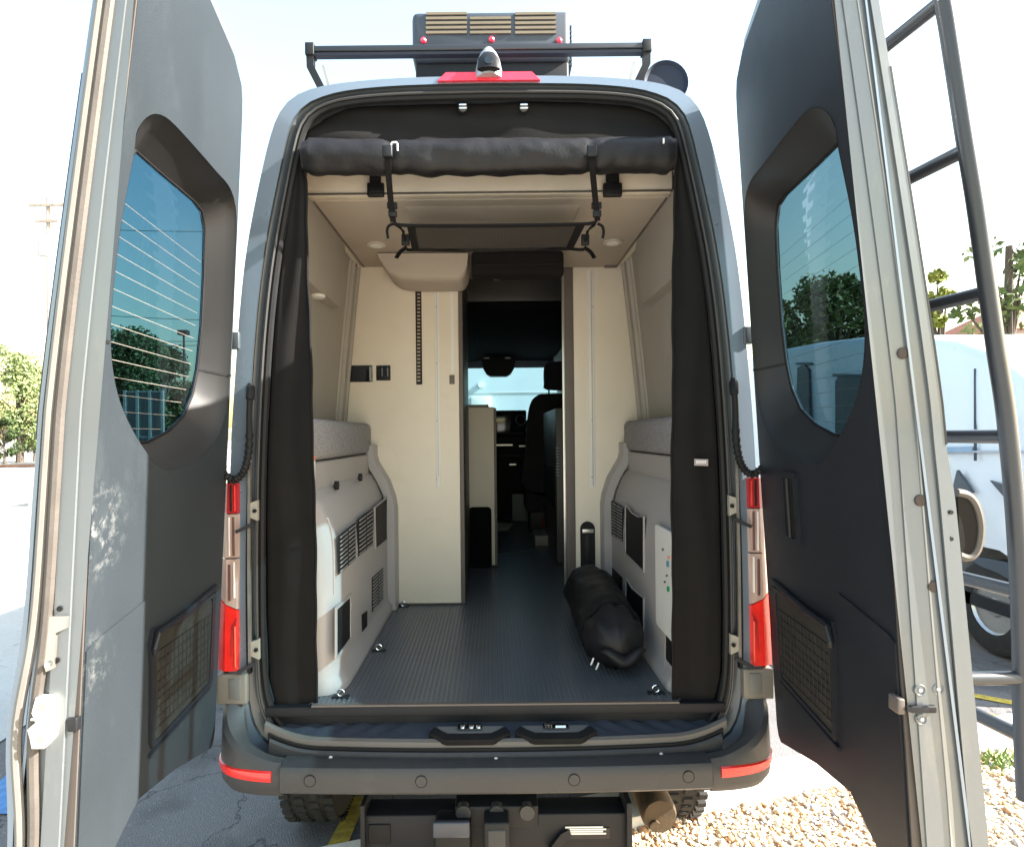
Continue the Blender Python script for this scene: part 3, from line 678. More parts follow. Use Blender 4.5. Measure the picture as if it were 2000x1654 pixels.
    b = MB(); b.plate(po, [[(u*.9+.036, z*.92+.09) for u, z in po]], D, -.008, .002); pk = part(b, 'map_pocket', trm if sd > 0 else TRIM, root_p)
    b = MB(); b.plate([(u*.9+.036, z*.92+.09) for u, z in po], [], D, -.004, -.001); part(b, 'pocket_net', POCKET, pk)
    nb = MB()
    for i in range(9):
        z = 1.015+i*.026; nb.tube([D(.125, z, -.005), D(.57, z+.004*math.sin(i), -.005)], .0014, 4)
    for i in range(14):
        u = .13+i*.033; nb.tube([D(u, 1.01, -.005), D(u+.02, 1.225, -.005)], .0014, 4)
    part(nb, 'pocket_mesh', RUB, pk, smooth=0, kind='stuff')
    b = MB(); b.tube([D(.08, 1.305, -.004), D(.42, 1.285, -.010), D(.615, 1.285, -.016), D(.625, 1.25, -.016), D(.612, 1.235, -.012)], .0085, 8); part(b, 'pocket_lip', TRIM, pk)
    b = MB(); b.tube([D(.085, 1.29, -.003), D(.085, 1.0, -.003), D(.10, .975, -.003), D(.60, .955, -.003)], .006, 6); part(b, 'pocket_rim', TRIM, pk)
    if sd > 0:
        a0, a1 = (.27, .36); z0_, z1_ = 1.48, 1.66
        b = MB(); b.plate(rrect(a0-.03, a1+.03, z0_-.02, z1_+.02, .015), [rrect(a0, a1, z0_, z1_, .012)], D, -.006, .002); hr = part(b, 'grab_recess', TRIM, root_p)
        b = MB(); b.plate(rrect(a0, a1, z0_, z1_, .012), [], D, -.0015, -.0005); part(b, 'recess_floor', RUB, hr)
        b = MB(); b.tube([D(a0+.03, z0_, -.004), D(a0+.03, z1_, -.004)], .006, 6); part(b, 'recess_handle', BLK, hr)
    # free edge: stacked strips running the height of the door
    def vstrip(o0, o1, u0, u1, m, name, z0_=.62, z1_=3.10, bulge=None, n=60, label=None):
        L = []
        for k in range(n+1):
            z = z0_+(z1_-z0_)*k/n; db = bulge(z) if bulge else 0
            L.append([D(u0, z, o0+db*.4), D(u1, z, o0+db*.4), D(u1, z, o1+db), D(u0, z, o1+db)])
        return part(MB().loft(L, caps=True), name, m, root_p, label=label)
    trimc = mat('trim_edge_brown', (.085, .072, .065), .6, 0, .1, 8, spec=.3)
    vstrip(.001, .021, .984, .992, trimc, 'trim_edge')
    if sd < 0:
        bl = lambda z: .022*math.exp(-((z-1.18)/.16)**2)
        vstrip(.021, .052, .997, 1.008, JAMBP, 'edge_flange')
        b = MB(); b.tube([D(1.010, .62+2.48*k/80, .062+bl(.62+2.48*k/80)*.6) for k in range(81)], .011, 8); part(b, 'edge_seal', RUBB, root_p)
        b = MB(); b.tube([D(1.014, .62+2.48*k/80, .082+bl(.62+2.48*k/80)) for k in range(81)], .010, 8); part(b, 'outer_edge_seal', mat('seal_grey', (.16, .15, .14), .6, 0, .1, 10), root_p)
        vstrip(.096, .104, 1.003, 1.016, PAINT, 'skin_fold', bulge=lambda z: bl(z)*.8)
        vstrip(.103, .108, 1.0, 1.014, mat('navy_glass_edge', (.02, .02, .05), .2), 'glass_edge', z0_=1.80, z1_=2.58)
        # striker, latch plate and bracket
        zl_ = 1.205
        b = MB(); b.plate([(.030, zl_-.055), (.052, zl_-.055), (.066, zl_-.035), (.070, zl_), (.066, zl_+.035), (.052, zl_+.052), (.032, zl_+.052), (.026, zl_+.02), (.034, zl_), (.020, zl_-.015), (.026, zl_-.035)], [],
                          lambda o, z, d: DW(sd, 1.008+d, z, .098-o), -.004, .022); lt = part(b, 'striker_plate', mat('white_striker', (.74, .72, .66), .35), root_p)
        for dz in (.034, -.034): part(MB().cyl(D(1.029, zl_+dz, .052), D(1.036, zl_+dz, .052), .008, 12), 'striker_screw', STEEL, lt)
        part(MB().tube([D(1.034, zl_-.012, .070), D(1.036, zl_-.012, .045), D(1.034, zl_-.004, .036), D(1.036, zl_+.008, .045), D(1.034, zl_+.008, .070)], .0022, 6), 'striker_loop', WHITEP, lt)
        b = MB(); b.box(*sorted((D(0, zl_, .020).x, D(0, zl_, .088).x)), HY-DL*1.012, HY-DL*.99, zl_-.085, zl_+.095, bev=.008); 
        z5 = 1.37
        b = MB(); b.plate([(.030, z5+.055), (.066, z5+.055), (.066, z5+.03), (.046, z5+.02), (.046, z5-.055), (.032, z5-.062), (.028, z5-.05)], [], lambda o, z, d: DW(sd, 1.008+d, z, .088-o), 0, .010)
        hk = part(b, 'latch_bracket', STEEL, root_p); part(MB().cyl(D(1.02, z5-.045, .05), D(1.028, z5-.045, .05), .006, 10), 'bracket_bolt', CHROME, hk)
        for z in (1.44, 1.33): part(MB().cyl(D(1.008, z, .04), D(1.012, z, .04), .006, 10), 'flange_hole', RUB, root_p)
        part(MB().box(*sorted((D(1, 1.2, .018).x, D(1, 1.2, .0).x)), HY-DL*1.006, HY-DL*.985, 1.175, 1.205, bev=.003), 'edge_catch', BLKM, root_p)
        ho = [(D(.98, 1.70-.0*k, .0), 0) for k in range(1)]
        b = MB(); b.tube([D(.97, 1.705, .105), D(.975, 1.69, .118), D(.975, 1.60, .120), D(.97, 1.57, .105)], .013, 8); part(b, 'outer_handle', WHITEP, root_p)
    else:
        bl = lambda z: .016*math.exp(-((z-1.0)/.25)**2)
        bl2 = lambda z: .010*(1/(1+math.exp((z-1.72)*40)))
        vstrip(.022, .093, .992, 1.004, JAMBP, 'edge_flange')
        vstrip(.060, .063, 1.003, 1.0065, mat('groove_shadow', (.30, .30, .29), .5), 'flange_crease', bulge=lambda z: bl(z)*.5)
        vstrip(.092, .100, .995, 1.012, JAMBP, 'flange_fold', bulge=lambda z: bl2(z)*.6)
        vstrip(.100, .118, .992, 1.006, JAMBP, 'skin_fold', bulge=bl2)
        vstrip(.118, .122, .99, 1.007, BLK, 'glass_edge', z0_=1.77, z1_=2.58)
        for x, y in ((1763, 690), (1797, 977), (1823, 1145)):
            u, z = .995, None
            Zc = BACK+HY-DL*1.004; dx, dy = unroll(x, y); z = EYE-dy*Zc/F; xx = dx*Zc/F; yy = HY-DL*1.004
            part(MB().tube([(xx, yy+.002, z), (xx, yy-.003, z), (xx, yy-.004, z)], [.0125, .0125, .009], 18), 'rubber_plug', mat('brown_plug', (.06, .048, .042), .7, spec=.2), root_p)
        for x, y in ((1797, 1347), (1832, 1345), (1800, 1404)):
            Zc = BACK+HY-DL*1.004; dx, dy = unroll(x, y); z = EYE-dy*Zc/F; xx = dx*Zc/F; yy = HY-DL*1.004
            ring = [(xx+.011*math.cos(a), yy-.0003, z+.011*math.sin(a)) for a in [k*math.pi/9 for k in range(18)]]
            dp = part(MB().tube(ring, .0016, 5, closed=True), 'pressed_dimple', JAMBP, root_p)
            part(MB().cyl((xx, yy+.001, z), (xx, yy-.0025, z), .0035, 8), 'dimple_boss', WHITEP, dp)
        def E(x, y, d=0.0):
            Zc = BACK+HY-DL*1.006-d; dx, dy = unroll(x, y); return Vector((dx*Zc/F, HY-DL*1.006-d, EYE-dy*Zc/F))
        b = MB(); a, c = E(1778, 1378), E(1828, 1391); b.box(a.x, c.x, a.y-.004, a.y+.006, c.z, a.z, bev=.003); lt = part(b, 'lock_slot', RUB, root_p)
        b = MB(); b.ribbon([E(1770, 1384, .006), E(1795, 1388, .008), E(1812, 1383, .006)], .010, .006, (0, -1, .1)); part(b, 'lock_tongue', BLKM, lt)
        a, c = E(1752, 1364, .0), E(1766, 1394); part(MB().box(a.x, c.x, a.y-.004, a.y+.03, c.z, a.z, bev=.003), 'edge_catch', BROWNE, root_p)
        # outside handle bulge
        L = []
        hc = [(1868, 962), (1890, 968), (1906, 990), (1914, 1030), (1908, 1070), (1892, 1088), (1872, 1084)]
        hp = [E(x, y, -.03) for x, y in hc]
        b = MB(); b.tube(spline(hp, 5), .0095, 8); hd = part(b, 'outer_handle', RUBB, root_p)
        b = MB(); b.plate([(p.x, p.z) for p in spline(hp, 5)], [], lambda u, v, o: (u, o, v), hp[0].y-.004, hp[0].y+.10); part(b, 'handle_cup', mat('handle_brown', (.012, .011, .010), .7, spec=.15), hd)
        for y in (1000, 1052): 
            p = E(1856, y); part(MB().cyl(p, p+Vector((0, -.004, 0)), .0045, 8), 'flange_screw', RUB, root_p)
    return root_p
dl = door(-1); dr = door(1)
# ladder on the outside of the right-hand door
LY = -.72
def lad(x, y): return W(x, y, LY)
rail = [lad(1805, -160), lad(1842, 0), lad(1862, 120), lad(1885, 270), lad(1906, 400), lad(1928, 560), lad(1945, 680), lad(1962, 790), lad(1974, 900), lad(1984, 1020), lad(1992, 1160), lad(1996, 1300), lad(1998, 1420), lad(2004, 1560)]
lr = part(MB().tube(spline(rail, 5), .0185, 12), 'door_ladder', LADM)
rail2 = [Vector((p.x-.03, -.53, p.z)) for p in rail]
part(MB().tube(spline(rail2, 5), .016, 10), 'ladder_rail', LADM, lr)
for z, k in ((2.78, 0), (2.44, 0), (2.115, 0), (1.785, 0), (1.43, 1), (1.10, 1)):
    xs = [p for p in spline(rail, 8)]; q = min(xs, key=lambda p: abs(p.z-z))
    part(MB().cyl((q.x, LY, z), (q.x-.03, -.53, z), .0165, 12), 'ladder_rung', LADM, lr)
for z in (1.235, ):
    q = min(spline(rail, 8), key=lambda p: abs(p.z-z))
    part(MB().cyl((q.x, LY+.0, z), (dX(.9, z, .10), LY, z), .0155, 12), 'ladder_standoff', LADM, lr)

# ------------------------------------------------------------------ interior
YP = 1.23
# floor with corrugations
b = MB(); prof = []; x = -.655; pitch = .0175
while x < .655:
    for dxp, h in ((0, 0), (.0055, 0), (.0070, .0032), (.0125, .0032), (.0140, 0)): prof.append((x+dxp, zf+h))
    x += pitch
b.loft([[Vector((a, y, z)) for a, z in prof] for y in (.012, 5.0)], closed=False); part(b, 'ribbed_floor', FLOORM, smooth=20)
# underbody
part(MB().box(-.78, .78, .02, 5.1, .60, zf-.04), 'underbody', BLKM)
# ceiling liner and side lining
part(MB().box(-.70, .70, .10, 5.15, 2.93, 2.96), 'roof_liner', LINER)
for sd in (-1, 1):
    def lx(z): return .845-.115*max(0, (z-1.7)/1.2)**1.2
    b = MB(); L = []
    for k in range(25):
        z = zf+(2.96-zf)*k/24; L.append([Vector((sd*lx(z), y, z)) for y in (.13, .5, 1.0, 1.6, 3, 5.18)])
    b.loft(L, closed=False); part(b, 'side_lining', WALLF, solid=.006)
    # upper pod with its shelf edge, and a pillar beside the partition
    b = MB(); L = []
    for y, s in ((.14, 0), (.80, 0), (.90, .5), (.97, 1)):
        z0_ = 2.42+.06*s; L.append([Vector((sd*(lx(2.42)+.01), y, z0_)), Vector((sd*(lx(2.42)-.052+.05*s), y, z0_+.005)), Vector((sd*(lx(2.42)-.062+.055*s), y, z0_+.03)), Vector((sd*(lx(2.72)-.045+.04*s), y, 2.73)), Vector((sd*(lx(2.72)+.01), y, 2.75))])
    b.loft(L, caps=True); pod = part(b, 'wall_pod', WALLF)
    if sd < 0:
        p = WX(620, 581, -(lx(2.42)-.02)); 
        part(MB().tube([(p.x, p.y, 2.424), (p.x, p.y, 2.412), (p.x, p.y, 2.408)], [.033, .033, .024], 24), 'downlight', WHITEP, pod)
    for yy, ww, tt in ((1.085, .03, .012), (1.155, .07, .022), (1.21, .03, .03)):
        b = MB(); L = []
        for k in range(21):
            z = 1.6+(2.74-1.6)*k/20; xx = lx(z); L.append([Vector((sd*(xx+.004), yy-ww/2, z)), Vector((sd*(xx-tt), yy-ww/2+.008, z)), Vector((sd*(xx-tt), yy+ww/2-.008, z)), Vector((sd*(xx+.004), yy+ww/2, z))])
        b.loft(L, caps=True); part(b, 'pillar_rib', WALLF)
# a little black hook high on the left wall
p = WX(683, 508, -.765)
hk = MB(); hk.box(p.x, p.x+.02, p.y-.03, p.y+.03, p.z-.018, p.z+.018, bev=.003); hk.tube([(p.x+.02, p.y-.015, p.z), (p.x+.035, p.y-.015, p.z-.01), (p.x+.035, p.y-.015, p.z-.04)], .006, 8); part(hk, 'wall_hook', BLK)

# partition panels
lz = zf+.006
def pan(x0, x1, y0, y1, z0_, z1_, name, m, bev=.004, parent=None, **k): return part(MB().box(x0, x1, y0, y1, z0_, z1_, bev=bev), name, m, parent, **k)
a = W(905, 1178, YP)
lp = pan(-.84, W(897, 800, YP).x, YP, YP+.03, lz+.004, 2.78, 'left_partition', CREAM)
pan(W(897, 800, YP).x, W(905, 800, YP).x, YP+.004, YP+.034, lz+.0, 2.78, 'partition_edge', BROWNE, .003)
pan(-.84, W(899, 800, YP).x, YP-.002, YP+.032, lz-.001, lz+.004, 'partition_foot', BROWNE, .001)
pan(-.20, W(905, 800, YP).x-.004, YP+.034, 2.05, lz, 2.78, 'left_cabinet_side', DGREY, .003)
YR = 1.30
xr0 = W(1122, 800, YR).x
rp = pan(xr0, .86, YR, YR+.03, lz+.004, 2.78, 'right_partition', CREAM)
pan(W(1103, 800, YR).x, xr0, YR+.003, YR+.034, lz, 2.78, 'partition_edge', BROWNE, .003)
pan(W(1106, 800, YR).x+.006, .60, YR+.034, 1.42, lz, 2.78, 'right_cabinet_side', BROWNE, .003)
pan(W(1099, 800, YR).x, W(1104, 800, YR).x, YR-.004, YR+.006, lz, 2.70, 'door_track', ALU, .001)
# socket, switches and strips on the partitions
def onp(x0, y0, x1, y1, Y, t=.006): a, c = W(x0, y0, Y), W(x1, y1, Y); return a.x, c.x, Y-t, Y+.001, c.z, a.z
q = part(MB().box(*onp(683, 714, 728, 746, YP), bev=.002), 'control_display', SCREENB)
part(MB().box(*onp(722, 717, 725, 744, YP, .0075)), 'display_edge', STEEL, q)
q = part(MB().box(*onp(735, 714, 763, 743, YP), bev=.002), 'switch_plate', BLK)
part(MB().box(*onp(739, 718, 748, 735, YP, .009), bev=.001), 'rocker_switch', SCREENB, q)
part(MB().box(*onp(750, 718, 759, 735, YP, .009), bev=.001), 'rocker_switch', SCREENB, q)
q = part(MB().box(*onp(811, 545, 825, 751, YP), bev=.002), 'slotted_strip', BLK)
for k in range(27): part(MB().box(*onp(815, 560+k*7, 821, 563.2+k*7, YP, .0075)), 'strip_slot', mat('slot_brass', (.35, .27, .2), .4), q)
q = part(MB().box(*onp(848, 520, 861, 952, YP), bev=.0015), 'mounting_rail', WHITEP)
part(MB().box(*onp(852, 522, 857, 930, YP, .008)), 'rail_channel', mat('rail_grey', (.42, .41, .39), .4), q)
for y in (600, 710, 822, 935): c = W(853, y, YP); part(MB().cyl((c.x, YP-.007, c.z), (c.x, YP-.0095, c.z), .004, 8), 'rail_screw', STEEL, q)
q = part(MB().box(*onp(879, 520, 887, 728, YP, .003)), 'latch_strip', WHITEP)
part(MB().box(*onp(878, 733, 888, 750, YP, .010), bev=.002), 'door_catch', BROWNE)
q = part(MB().box(*onp(1148, 528, 1163, 952, YR), bev=.0015), 'mounting_rail', WHITEP)
part(MB().box(*onp(1153, 530, 1159, 948, YR, .008)), 'rail_channel', mat('rail_grey', (.42, .41, .39), .4), q)
for y in (600, 707, 820, 931): c = W(1156, y, YR); part(MB().cyl((c.x, YR-.007, c.z), (c.x, YR-.0095, c.z), .004, 8), 'rail_screw', STEEL, q)
# rounded slot with silver clip
a, c = W(1133, 1018, YR), W(1163, 1175, YR)
q = MB(); q.plate(rrect(a.x, c.x, c.z, a.z, .042), [], lambda u, v, o: (u, o, v), YR-.008, YR+.001); q = part(q, 'black_slot', RUB)
part(MB().box(*onp(1137, 1033, 1159, 1040, YR, .012), bev=.001), 'slot_clip', ALU, q)
part(MB().box(*onp(1143, 1045, 1153, 1120, YR, .010), bev=.001), 'slot_bar', BLKM, q)

# overhead platform (raised bed base)
zb = W(962, 390, .30).z; hw = .716
pan(-hw, hw, .30, YP+.05, zb, zb+.02, 'platform_underside', LINER, .003)
a = W(962, 337, .28).z
pf = pan(-hw-.008, hw+.004, .27, .30, W(962, 375, .27).z, W(962, 325, .27).z, 'platform_fascia', CREAM, .006)
pan(-hw-.004, hw, .262, .30, zb+.004, W(962, 377, .262).z, 'fascia_lower_rail', CREAMP, .003)
part(MB().box(-hw, hw, .2655, .275, W(962, 377.5, .2655).z-.001, W(962, 374, .2655).z), 'fascia_groove', BROWNE)
for sd in (-1, 1): pan(sd*hw, sd*(hw+.022), .29, YP, zb-.006, zb+.03, 'platform_side_rail', CREAMP, .004)
for sd in (-1, 1): pan(sd*(hw-.016), sd*(hw-.010), .30, YP, zb-.003, zb+.002, 'rail_shadow_gap', BROWNE, .001)
# recessed tray in the underside
a, c = W(790, 403, .36), W(1135, 403, .36)
b = MB(); b.loft([[Vector((x, y, z)) for x, y in ((a.x, .36), (c.x, .36), (c.x, .62), (a.x, .62))] for z in (zb-.0005,)]+[[Vector((x, y, zb-.018)) for x, y in ((a.x+.02, .40), (c.x-.02, .40), (c.x-.03, .58), (a.x+.03, .58))]], caps=True)
part(b, 'ceiling_tray', LINER)
for x, y in ((735, 477), (1197, 471)):
    p = W(x, y, .84); q = part(MB().tube([(p.x, .84, zb+.002), (p.x, .84, zb-.006), (p.x, .84, zb-.009)], [.046, .046, .038], 28), 'ceiling_downlight', mat('downlight_ring', (.50, .47, .42), .4))
    part(MB().tube([(p.x, .84, zb-.009), (p.x, .84, zb-.011)], [.030, .028], 24), 'downlight_lens', WHITEP, q)
# rounded duct box hanging behind the lights on the left
dpx = smoothpoly([(W(x, y, 1.05).x, W(x, y, 1.05).z) for x, y in ((742, 505), (750, 524), (768, 545), (800, 554), (888, 554), (906, 548), (914, 530), (916, 505))], 5, False)
dL = []
for yy, k in ((.965, .80), (.972, .90), (.99, .97), (1.02, 1), (1.22, 1)):
    cxm = (dpx[0][0]+dpx[-1][0])/2
    dL.append([Vector((cxm+(u-cxm)*(.96+.04*k), yy, min(zb-.001, zb+(v-zb)*k))) for u, v in dpx])
part(MB().loft(dL, caps=True), 'duct_box', LINER, smooth=60)
p = W(1190, 526, YR); part(MB().box(p.x-.035, p.x+.035, 1.24, 1.27, zb-.008, zb+.002, bev=.002), 'door_bumper', BROWNE)

# bed buckles on the fascia
for x0, x1 in ((718, 751), (1177, 1214)):
    a, c = W(x0+5, 333, .262), W(x1-6, 362, .262)
    q = part(MB().box(a.x, c.x, .245, .256, c.z, a.z+.03, bev=.002), 'bed_strap', RUB)
    a, c = W(x0, 360, .25), W(x1, 386, .25)
    part(MB().box(a.x, c.x, .232, .255, c.z, a.z, bev=.006), 'strap_buckle', BLK, q)
    part(MB().box(a.x+.008, c.x-.008, .229, .234, c.z+.014, a.z-.022, bev=.001), 'buckle_bar', BLKM, q)

# side cabinets (wheel-arch lockers)
def cabinet(sd, xlow, y0, y1, name):
    base = [(0, zf+.002), (0, zf+.03), (.022, zf+.055), (.026, zf+.10), (.026, 1.32), (.034, 1.40), (.052, 1.48), (.080, 1.55), (.108, 1.595), (.118, 1.60), (.121, 1.61), (.121, 1.700), (.128, 1.704)]
    L = []
    kk = 1.0 if sd < 0 else .22
    for y, sh, in ((y0, .10), (y0+.012*kk, .055), (y0+.035*kk, .024), (y0+.07*kk, .006), (y0+.11*kk, 0), (y1-.10, 0)):
        sh *= kk; prof = [Vector((sd*(xlow+dx_+sh*(1 if z < 1.5 else .15)), y, z)) for dx_, z in base]
        prof += [Vector((sd*.86, y, 1.704)), Vector((sd*.86, y, zf+.002))]; L.append(prof)
    L = [[Vector((sd*.84 if abs(p.x) > .84 and i < len(l_)-2 else p.x, p.y, p.z)) for i, p in enumerate(l_)] for l_ in L]
    c_ = part(MB().loft(L, caps=True), name, MOULD, smooth=45)
    # raised end frame against the partition
    ef = [(-.020, zf+.002), (-.020, 1.41), (-.010, 1.47), (.020, 1.56), (.062, 1.63), (.082, 1.665), (.090, 1.70), (.090, 1.752)]
    ins = [(.022, zf+.002), (.022, 1.41), (.040, 1.49), (.072, 1.56), (.108, 1.62), (.125, 1.66), (.130, 1.70), (.130, 1.752)]
    L = [[Vector((sd*(xlow+a_), y, z)) for a_, z in ef+ins[::-1]] for y in (y1-.10, y1-.092, y1-.0)]
    for p in L[0]: p.x += sd*.006
    part(MB().loft(L, caps=True), 'end_frame', MOULD, c_, smooth=45)
    return c_
XL, XRr = -.548, .624
cl = cabinet(-1, .548, .07, YP, 'left_locker')
cr = cabinet(1, .624, .075, YR, 'right_locker')
def lface(px, py, sd): 
    X = sd*((.548 if sd < 0 else .624)+.026); p = WX(px, py, X); return p.y, p.z
def inset(par, sd, quad, name, m, t=.0015, frame=None, fm=MOULD):
    X0 = (.548 if sd < 0 else .624)+.026
    pts = [lface(x, y, sd) for x, y in quad]
    b = MB(); b.plate(pts, [], lambda u, v, o: (sd*(X0-o), u, v), -.001, t); o = part(b, name, m, par, smooth=0)
    if frame:
        cu = sum(p[0] for p in pts)/len(pts); cv = sum(p[1] for p in pts)/len(pts)
        big = [(cu+(u-cu)*(1+frame), cv+(v-cv)*(1+frame)) for u, v in pts]
        b = MB(); b.plate(big, [pts], lambda u, v, o: (sd*(X0-o), u, v), -.001, .006); part(b, 'opening_frame', fm, par)
    return o
def louvre(par, sd, quad, rows, cols):
    o = inset(par, sd, quad, 'louvre_vent', RUB, .0012)
    X0 = (.548 if sd < 0 else .624)+.026
    (ya, za_), (yb, zb_), (yc, zc_), (yd, zd_) = [lface(x, y, sd) for x, y in quad]   # tl, tr, br, bl
    for c in range(cols):
        for r in range(rows):
            u0 = (c+.12)/cols; u1 = (c+.88)/cols; v = (r+.5)/rows
            def bl(u, v): 
                t_ = (ya+(yb-ya)*u, za_+(zb_-za_)*u); b_ = (yd+(yc-yd)*u, zd_+(zc_-zd_)*u); return t_[0]+(b_[0]-t_[0])*v, t_[1]+(b_[1]-t_[1])*v
            p, q = bl(u0, v), bl(u1, v)
            part(MB().ribbon([(sd*(X0-.004), p[0], p[1]), (sd*(X0-.004), q[0], q[1])], .006, .0055, (sd*.6, 0, .8)), 'louvre', mat('louvre_grey', (.25, .245, .235), .5), o, smooth=0)
louvre(cl, -1, [(661, 1047), (694, 1020), (694, 1092), (661, 1122)], 9, 2)
louvre(cl, -1, [(699, 1014), (728, 992), (728, 1064), (699, 1087)], 9, 2)
inset(cl, -1, [(731, 992), (755, 972), (755, 1052), (733, 1070)], 'dark_opening', RUB, frame=.06)
inset(cl, -1, [(656, 1190), (683, 1165), (683, 1245), (656, 1282)], 'dark_opening', RUB, frame=.12, fm=MOULD)
louvre(cl, -1, [(726, 1128), (748, 1108), (748, 1170), (726, 1196)], 10, 2)
inset(cl, -1, [(706, 1200), (717, 1192), (717, 1222), (707, 1234)], 'small_opening', RUB)
louvre(cr, 1, [(1194, 978), (1217, 990), (1217, 1058), (1194, 1044)], 11, 2)
inset(cr, 1, [(1223, 986), (1235, 1002), (1248, 1010), (1258, 1010), (1258, 1114), (1223, 1080)], 'dark_opening', RUB, frame=.05)
inset(cr, 1, [(1224, 1130), (1236, 1150), (1258, 1168), (1258, 1248), (1224, 1215)], 'dark_opening', RUB, frame=.05)
inset(cr, 1, [(1196, 1108), (1216, 1128), (1216, 1200), (1196, 1180)], 'dark_opening', RUB)
wp = [lface(x, y, 1) for x, y in ((1285, 1040), (1316, 1035), (1316, 1232), (1285, 1222))]
X0 = .650
us = [p[0] for p in wp]; vs_ = [p[1] for p in wp]
b = MB(); b.plate(rrect(min(us), max(us), min(vs_)+.01, max(vs_)-.01, .02), [], lambda u, v, o: (X0-o, u, v), -.001, .008); up = part(b, 'utility_panel', WHITEP, cr)
for x, y, r_, m in ((1310, 1101, .011, BLUEP), (1311, 1150, .010, GREEN), (1300, 1073, .005, BROWNE), (1312, 1088, .005, ORANGE), (1308, 1124, .003, BLK), (1304, 1136, .003, BLK)):
    v_, z_ = lface(x, y, 1); part(MB().cyl((X0-.008, v_, z_), (X0-.014, v_, z_), r_, 16), 'panel_button', m, up)
inset(cr, 1, [(1301, 1238), (1316, 1242), (1316, 1315), (1301, 1306)], 'dark_opening', RUB, frame=.06)
# locker lid catches and warning label
for x, y in ((655, 948), (702, 932)):
    p = WX(x, y, -.640); q = MB(); q.box(p.x-.004, p.x+.012, p.y-.022, p.y+.022, p.z-.008, p.z+.008, bev=.003); q.box(p.x-.004, p.x+.014, p.y-.007, p.y+.007, p.z-.018, p.z+.018, bev=.003); part(q, 'lid_catch', BLK, cl)
pp = [WX(x, y, -.6675) for x, y in ((600, 893), (616, 890), (616, 935), (600, 940))]
b = MB(); b.add([p+Vector((.0, 0, 0)) for p in pp], [(0, 1, 2, 3)]); wl = part(b, 'warning_label', LABELW, cl, smooth=0)
pp = [WX(x, y, -.6670) for x, y in ((600, 893), (616, 890), (616, 899), (600, 902))]
b = MB(); b.add(pp, [(0, 1, 2, 3)]); part(b, 'label_header', ORANGE, wl, smooth=0)
b = MB()                                    # raised rim curve on the near part of the left locker
rim = [WX(x, y, -.572) for x, y in ((640, 1012), (648, 1040), (652, 1080), (653, 1160))]
rim = [Vector((-.573, p.y, p.z)) for p in rim]
part(MB().tube(spline(rim, 5), .004, 6), 'lid_bead', MOULD, cl)
# tie-down rings on the floor
for x, y in ((788, 1184), (740, 1270), (666, 1360), (1281, 1352)):
    p = WZ(x, y, zf+.004); q = MB(); q.box(p.x-.030, p.x+.030, p.y-.012, p.y+.012, zf+.001, zf+.007, bev=.002); td = part(q, 'tie_down', BLK)
    ring = [(p.x+.012*math.cos(a), p.y, zf+.018+.012*math.sin(a)) for a in [k*math.pi/8 for k in range(16)]]
    part(MB().tube(ring, .003, 6, closed=True), 'tie_ring', CHROME, td)

# forward cabin seen down the aisle
bx = W(968, 1000, 2.15)
fc = pan(-.62, W(966, 900, 2.15).x, 2.15, 2.55, lz+.01, W(940, 795, 2.15).z, 'low_cabinet', CREAMP, .006)
pan(W(966, 900, 2.15).x-.004, W(970, 900, 2.15).x, 2.146, 2.55, lz+.01, W(940, 797, 2.15).z, 'cabinet_corner_trim', BROWNE, .002, fc)
pan(-.62, W(955, 900, 2.15).x, 2.16, 2.5, W(940, 795, 2.15).z+.0, W(940, 790, 2.15).z, 'counter_edge', DGREY, .002, fc)
a, c = W(915, 990, 2.15), W(961, 1108, 2.15)
b = MB(); b.plate(rrect(a.x, c.x, c.z, a.z, .03), [], lambda u, v, o: (u, o, v), 2.135, 2.151); part(b, 'black_grille', HEADB, fc)
rx0 = W(1086, 900, 2.25).x
rc = pan(rx0, .80, 2.25, 3.3, lz, W(1090, 797, 2.25).z, 'galley_cabinet', DGREY, .006)
pan(rx0-.006, rx0, 2.3, 3.2, 1.25, 1.55, 'cabinet_drawer', BLK, .002, rc)
for k in range(10): part(MB().box(rx0-.003, rx0+.02, 2.243, 2.249, 1.50+k*.022, 1.508+k*.022), 'drawer_vent', mat('blue_grey_metal', (.22, .28, .32), .4), rc)
# cab headliner and overhead shelf, black band
pan(-.72, .72, 2.2, 5.15, 2.70, 2.76, 'cab_headliner', HEADB, .01)
pan(-.80, .80, 3.9, 4.9, W(1000, 628, 3.9).z-.01, 2.72, 'overhead_shelf', HEADB, .02)
pan(-.80, .80, 3.88, 3.90, W(1000, 630, 3.88).z-.008, W(1000, 627, 3.88).z, 'shelf_edge', STEEL, .002)
pan(-.72, .72, 2.20, 2.24, W(960, 545, 2.2).z, 2.76, 'ceiling_cross_beam', DGREY, .006)
p = W(970, 544, 2.19); part(MB().box(p.x-.022, p.x+.022, 2.17, 2.20, p.z-.012, p.z+.012, bev=.004), 'ceiling_lamp', mat('amber_lamp', (.62, .45, .25), .4))
zs = W(1000, 690, 5.1).z
pan(-.85, .85, 4.95, 5.16, zs, 2.75, 'windscreen_header', HEADB, .02)
p = W(1057, 690, 4.9); part(MB().box(p.x-.09, p.x+.09, 4.90, 4.93, p.z+.01, p.z+.022), 'sun_visor_edge', ALU)
zt = W(1000, 706, 5.2).z
b = MB(); b.box(-.80, .80, 5.215, 5.225, WS[2], zt); part(b, 'windscreen', GL_W, smooth=0)
b = MB(); b.box(-.80, .80, 5.215, 5.225, zt+.0005, WS[3]); part(b, 'windscreen_sun_band', GL_B, smooth=0)
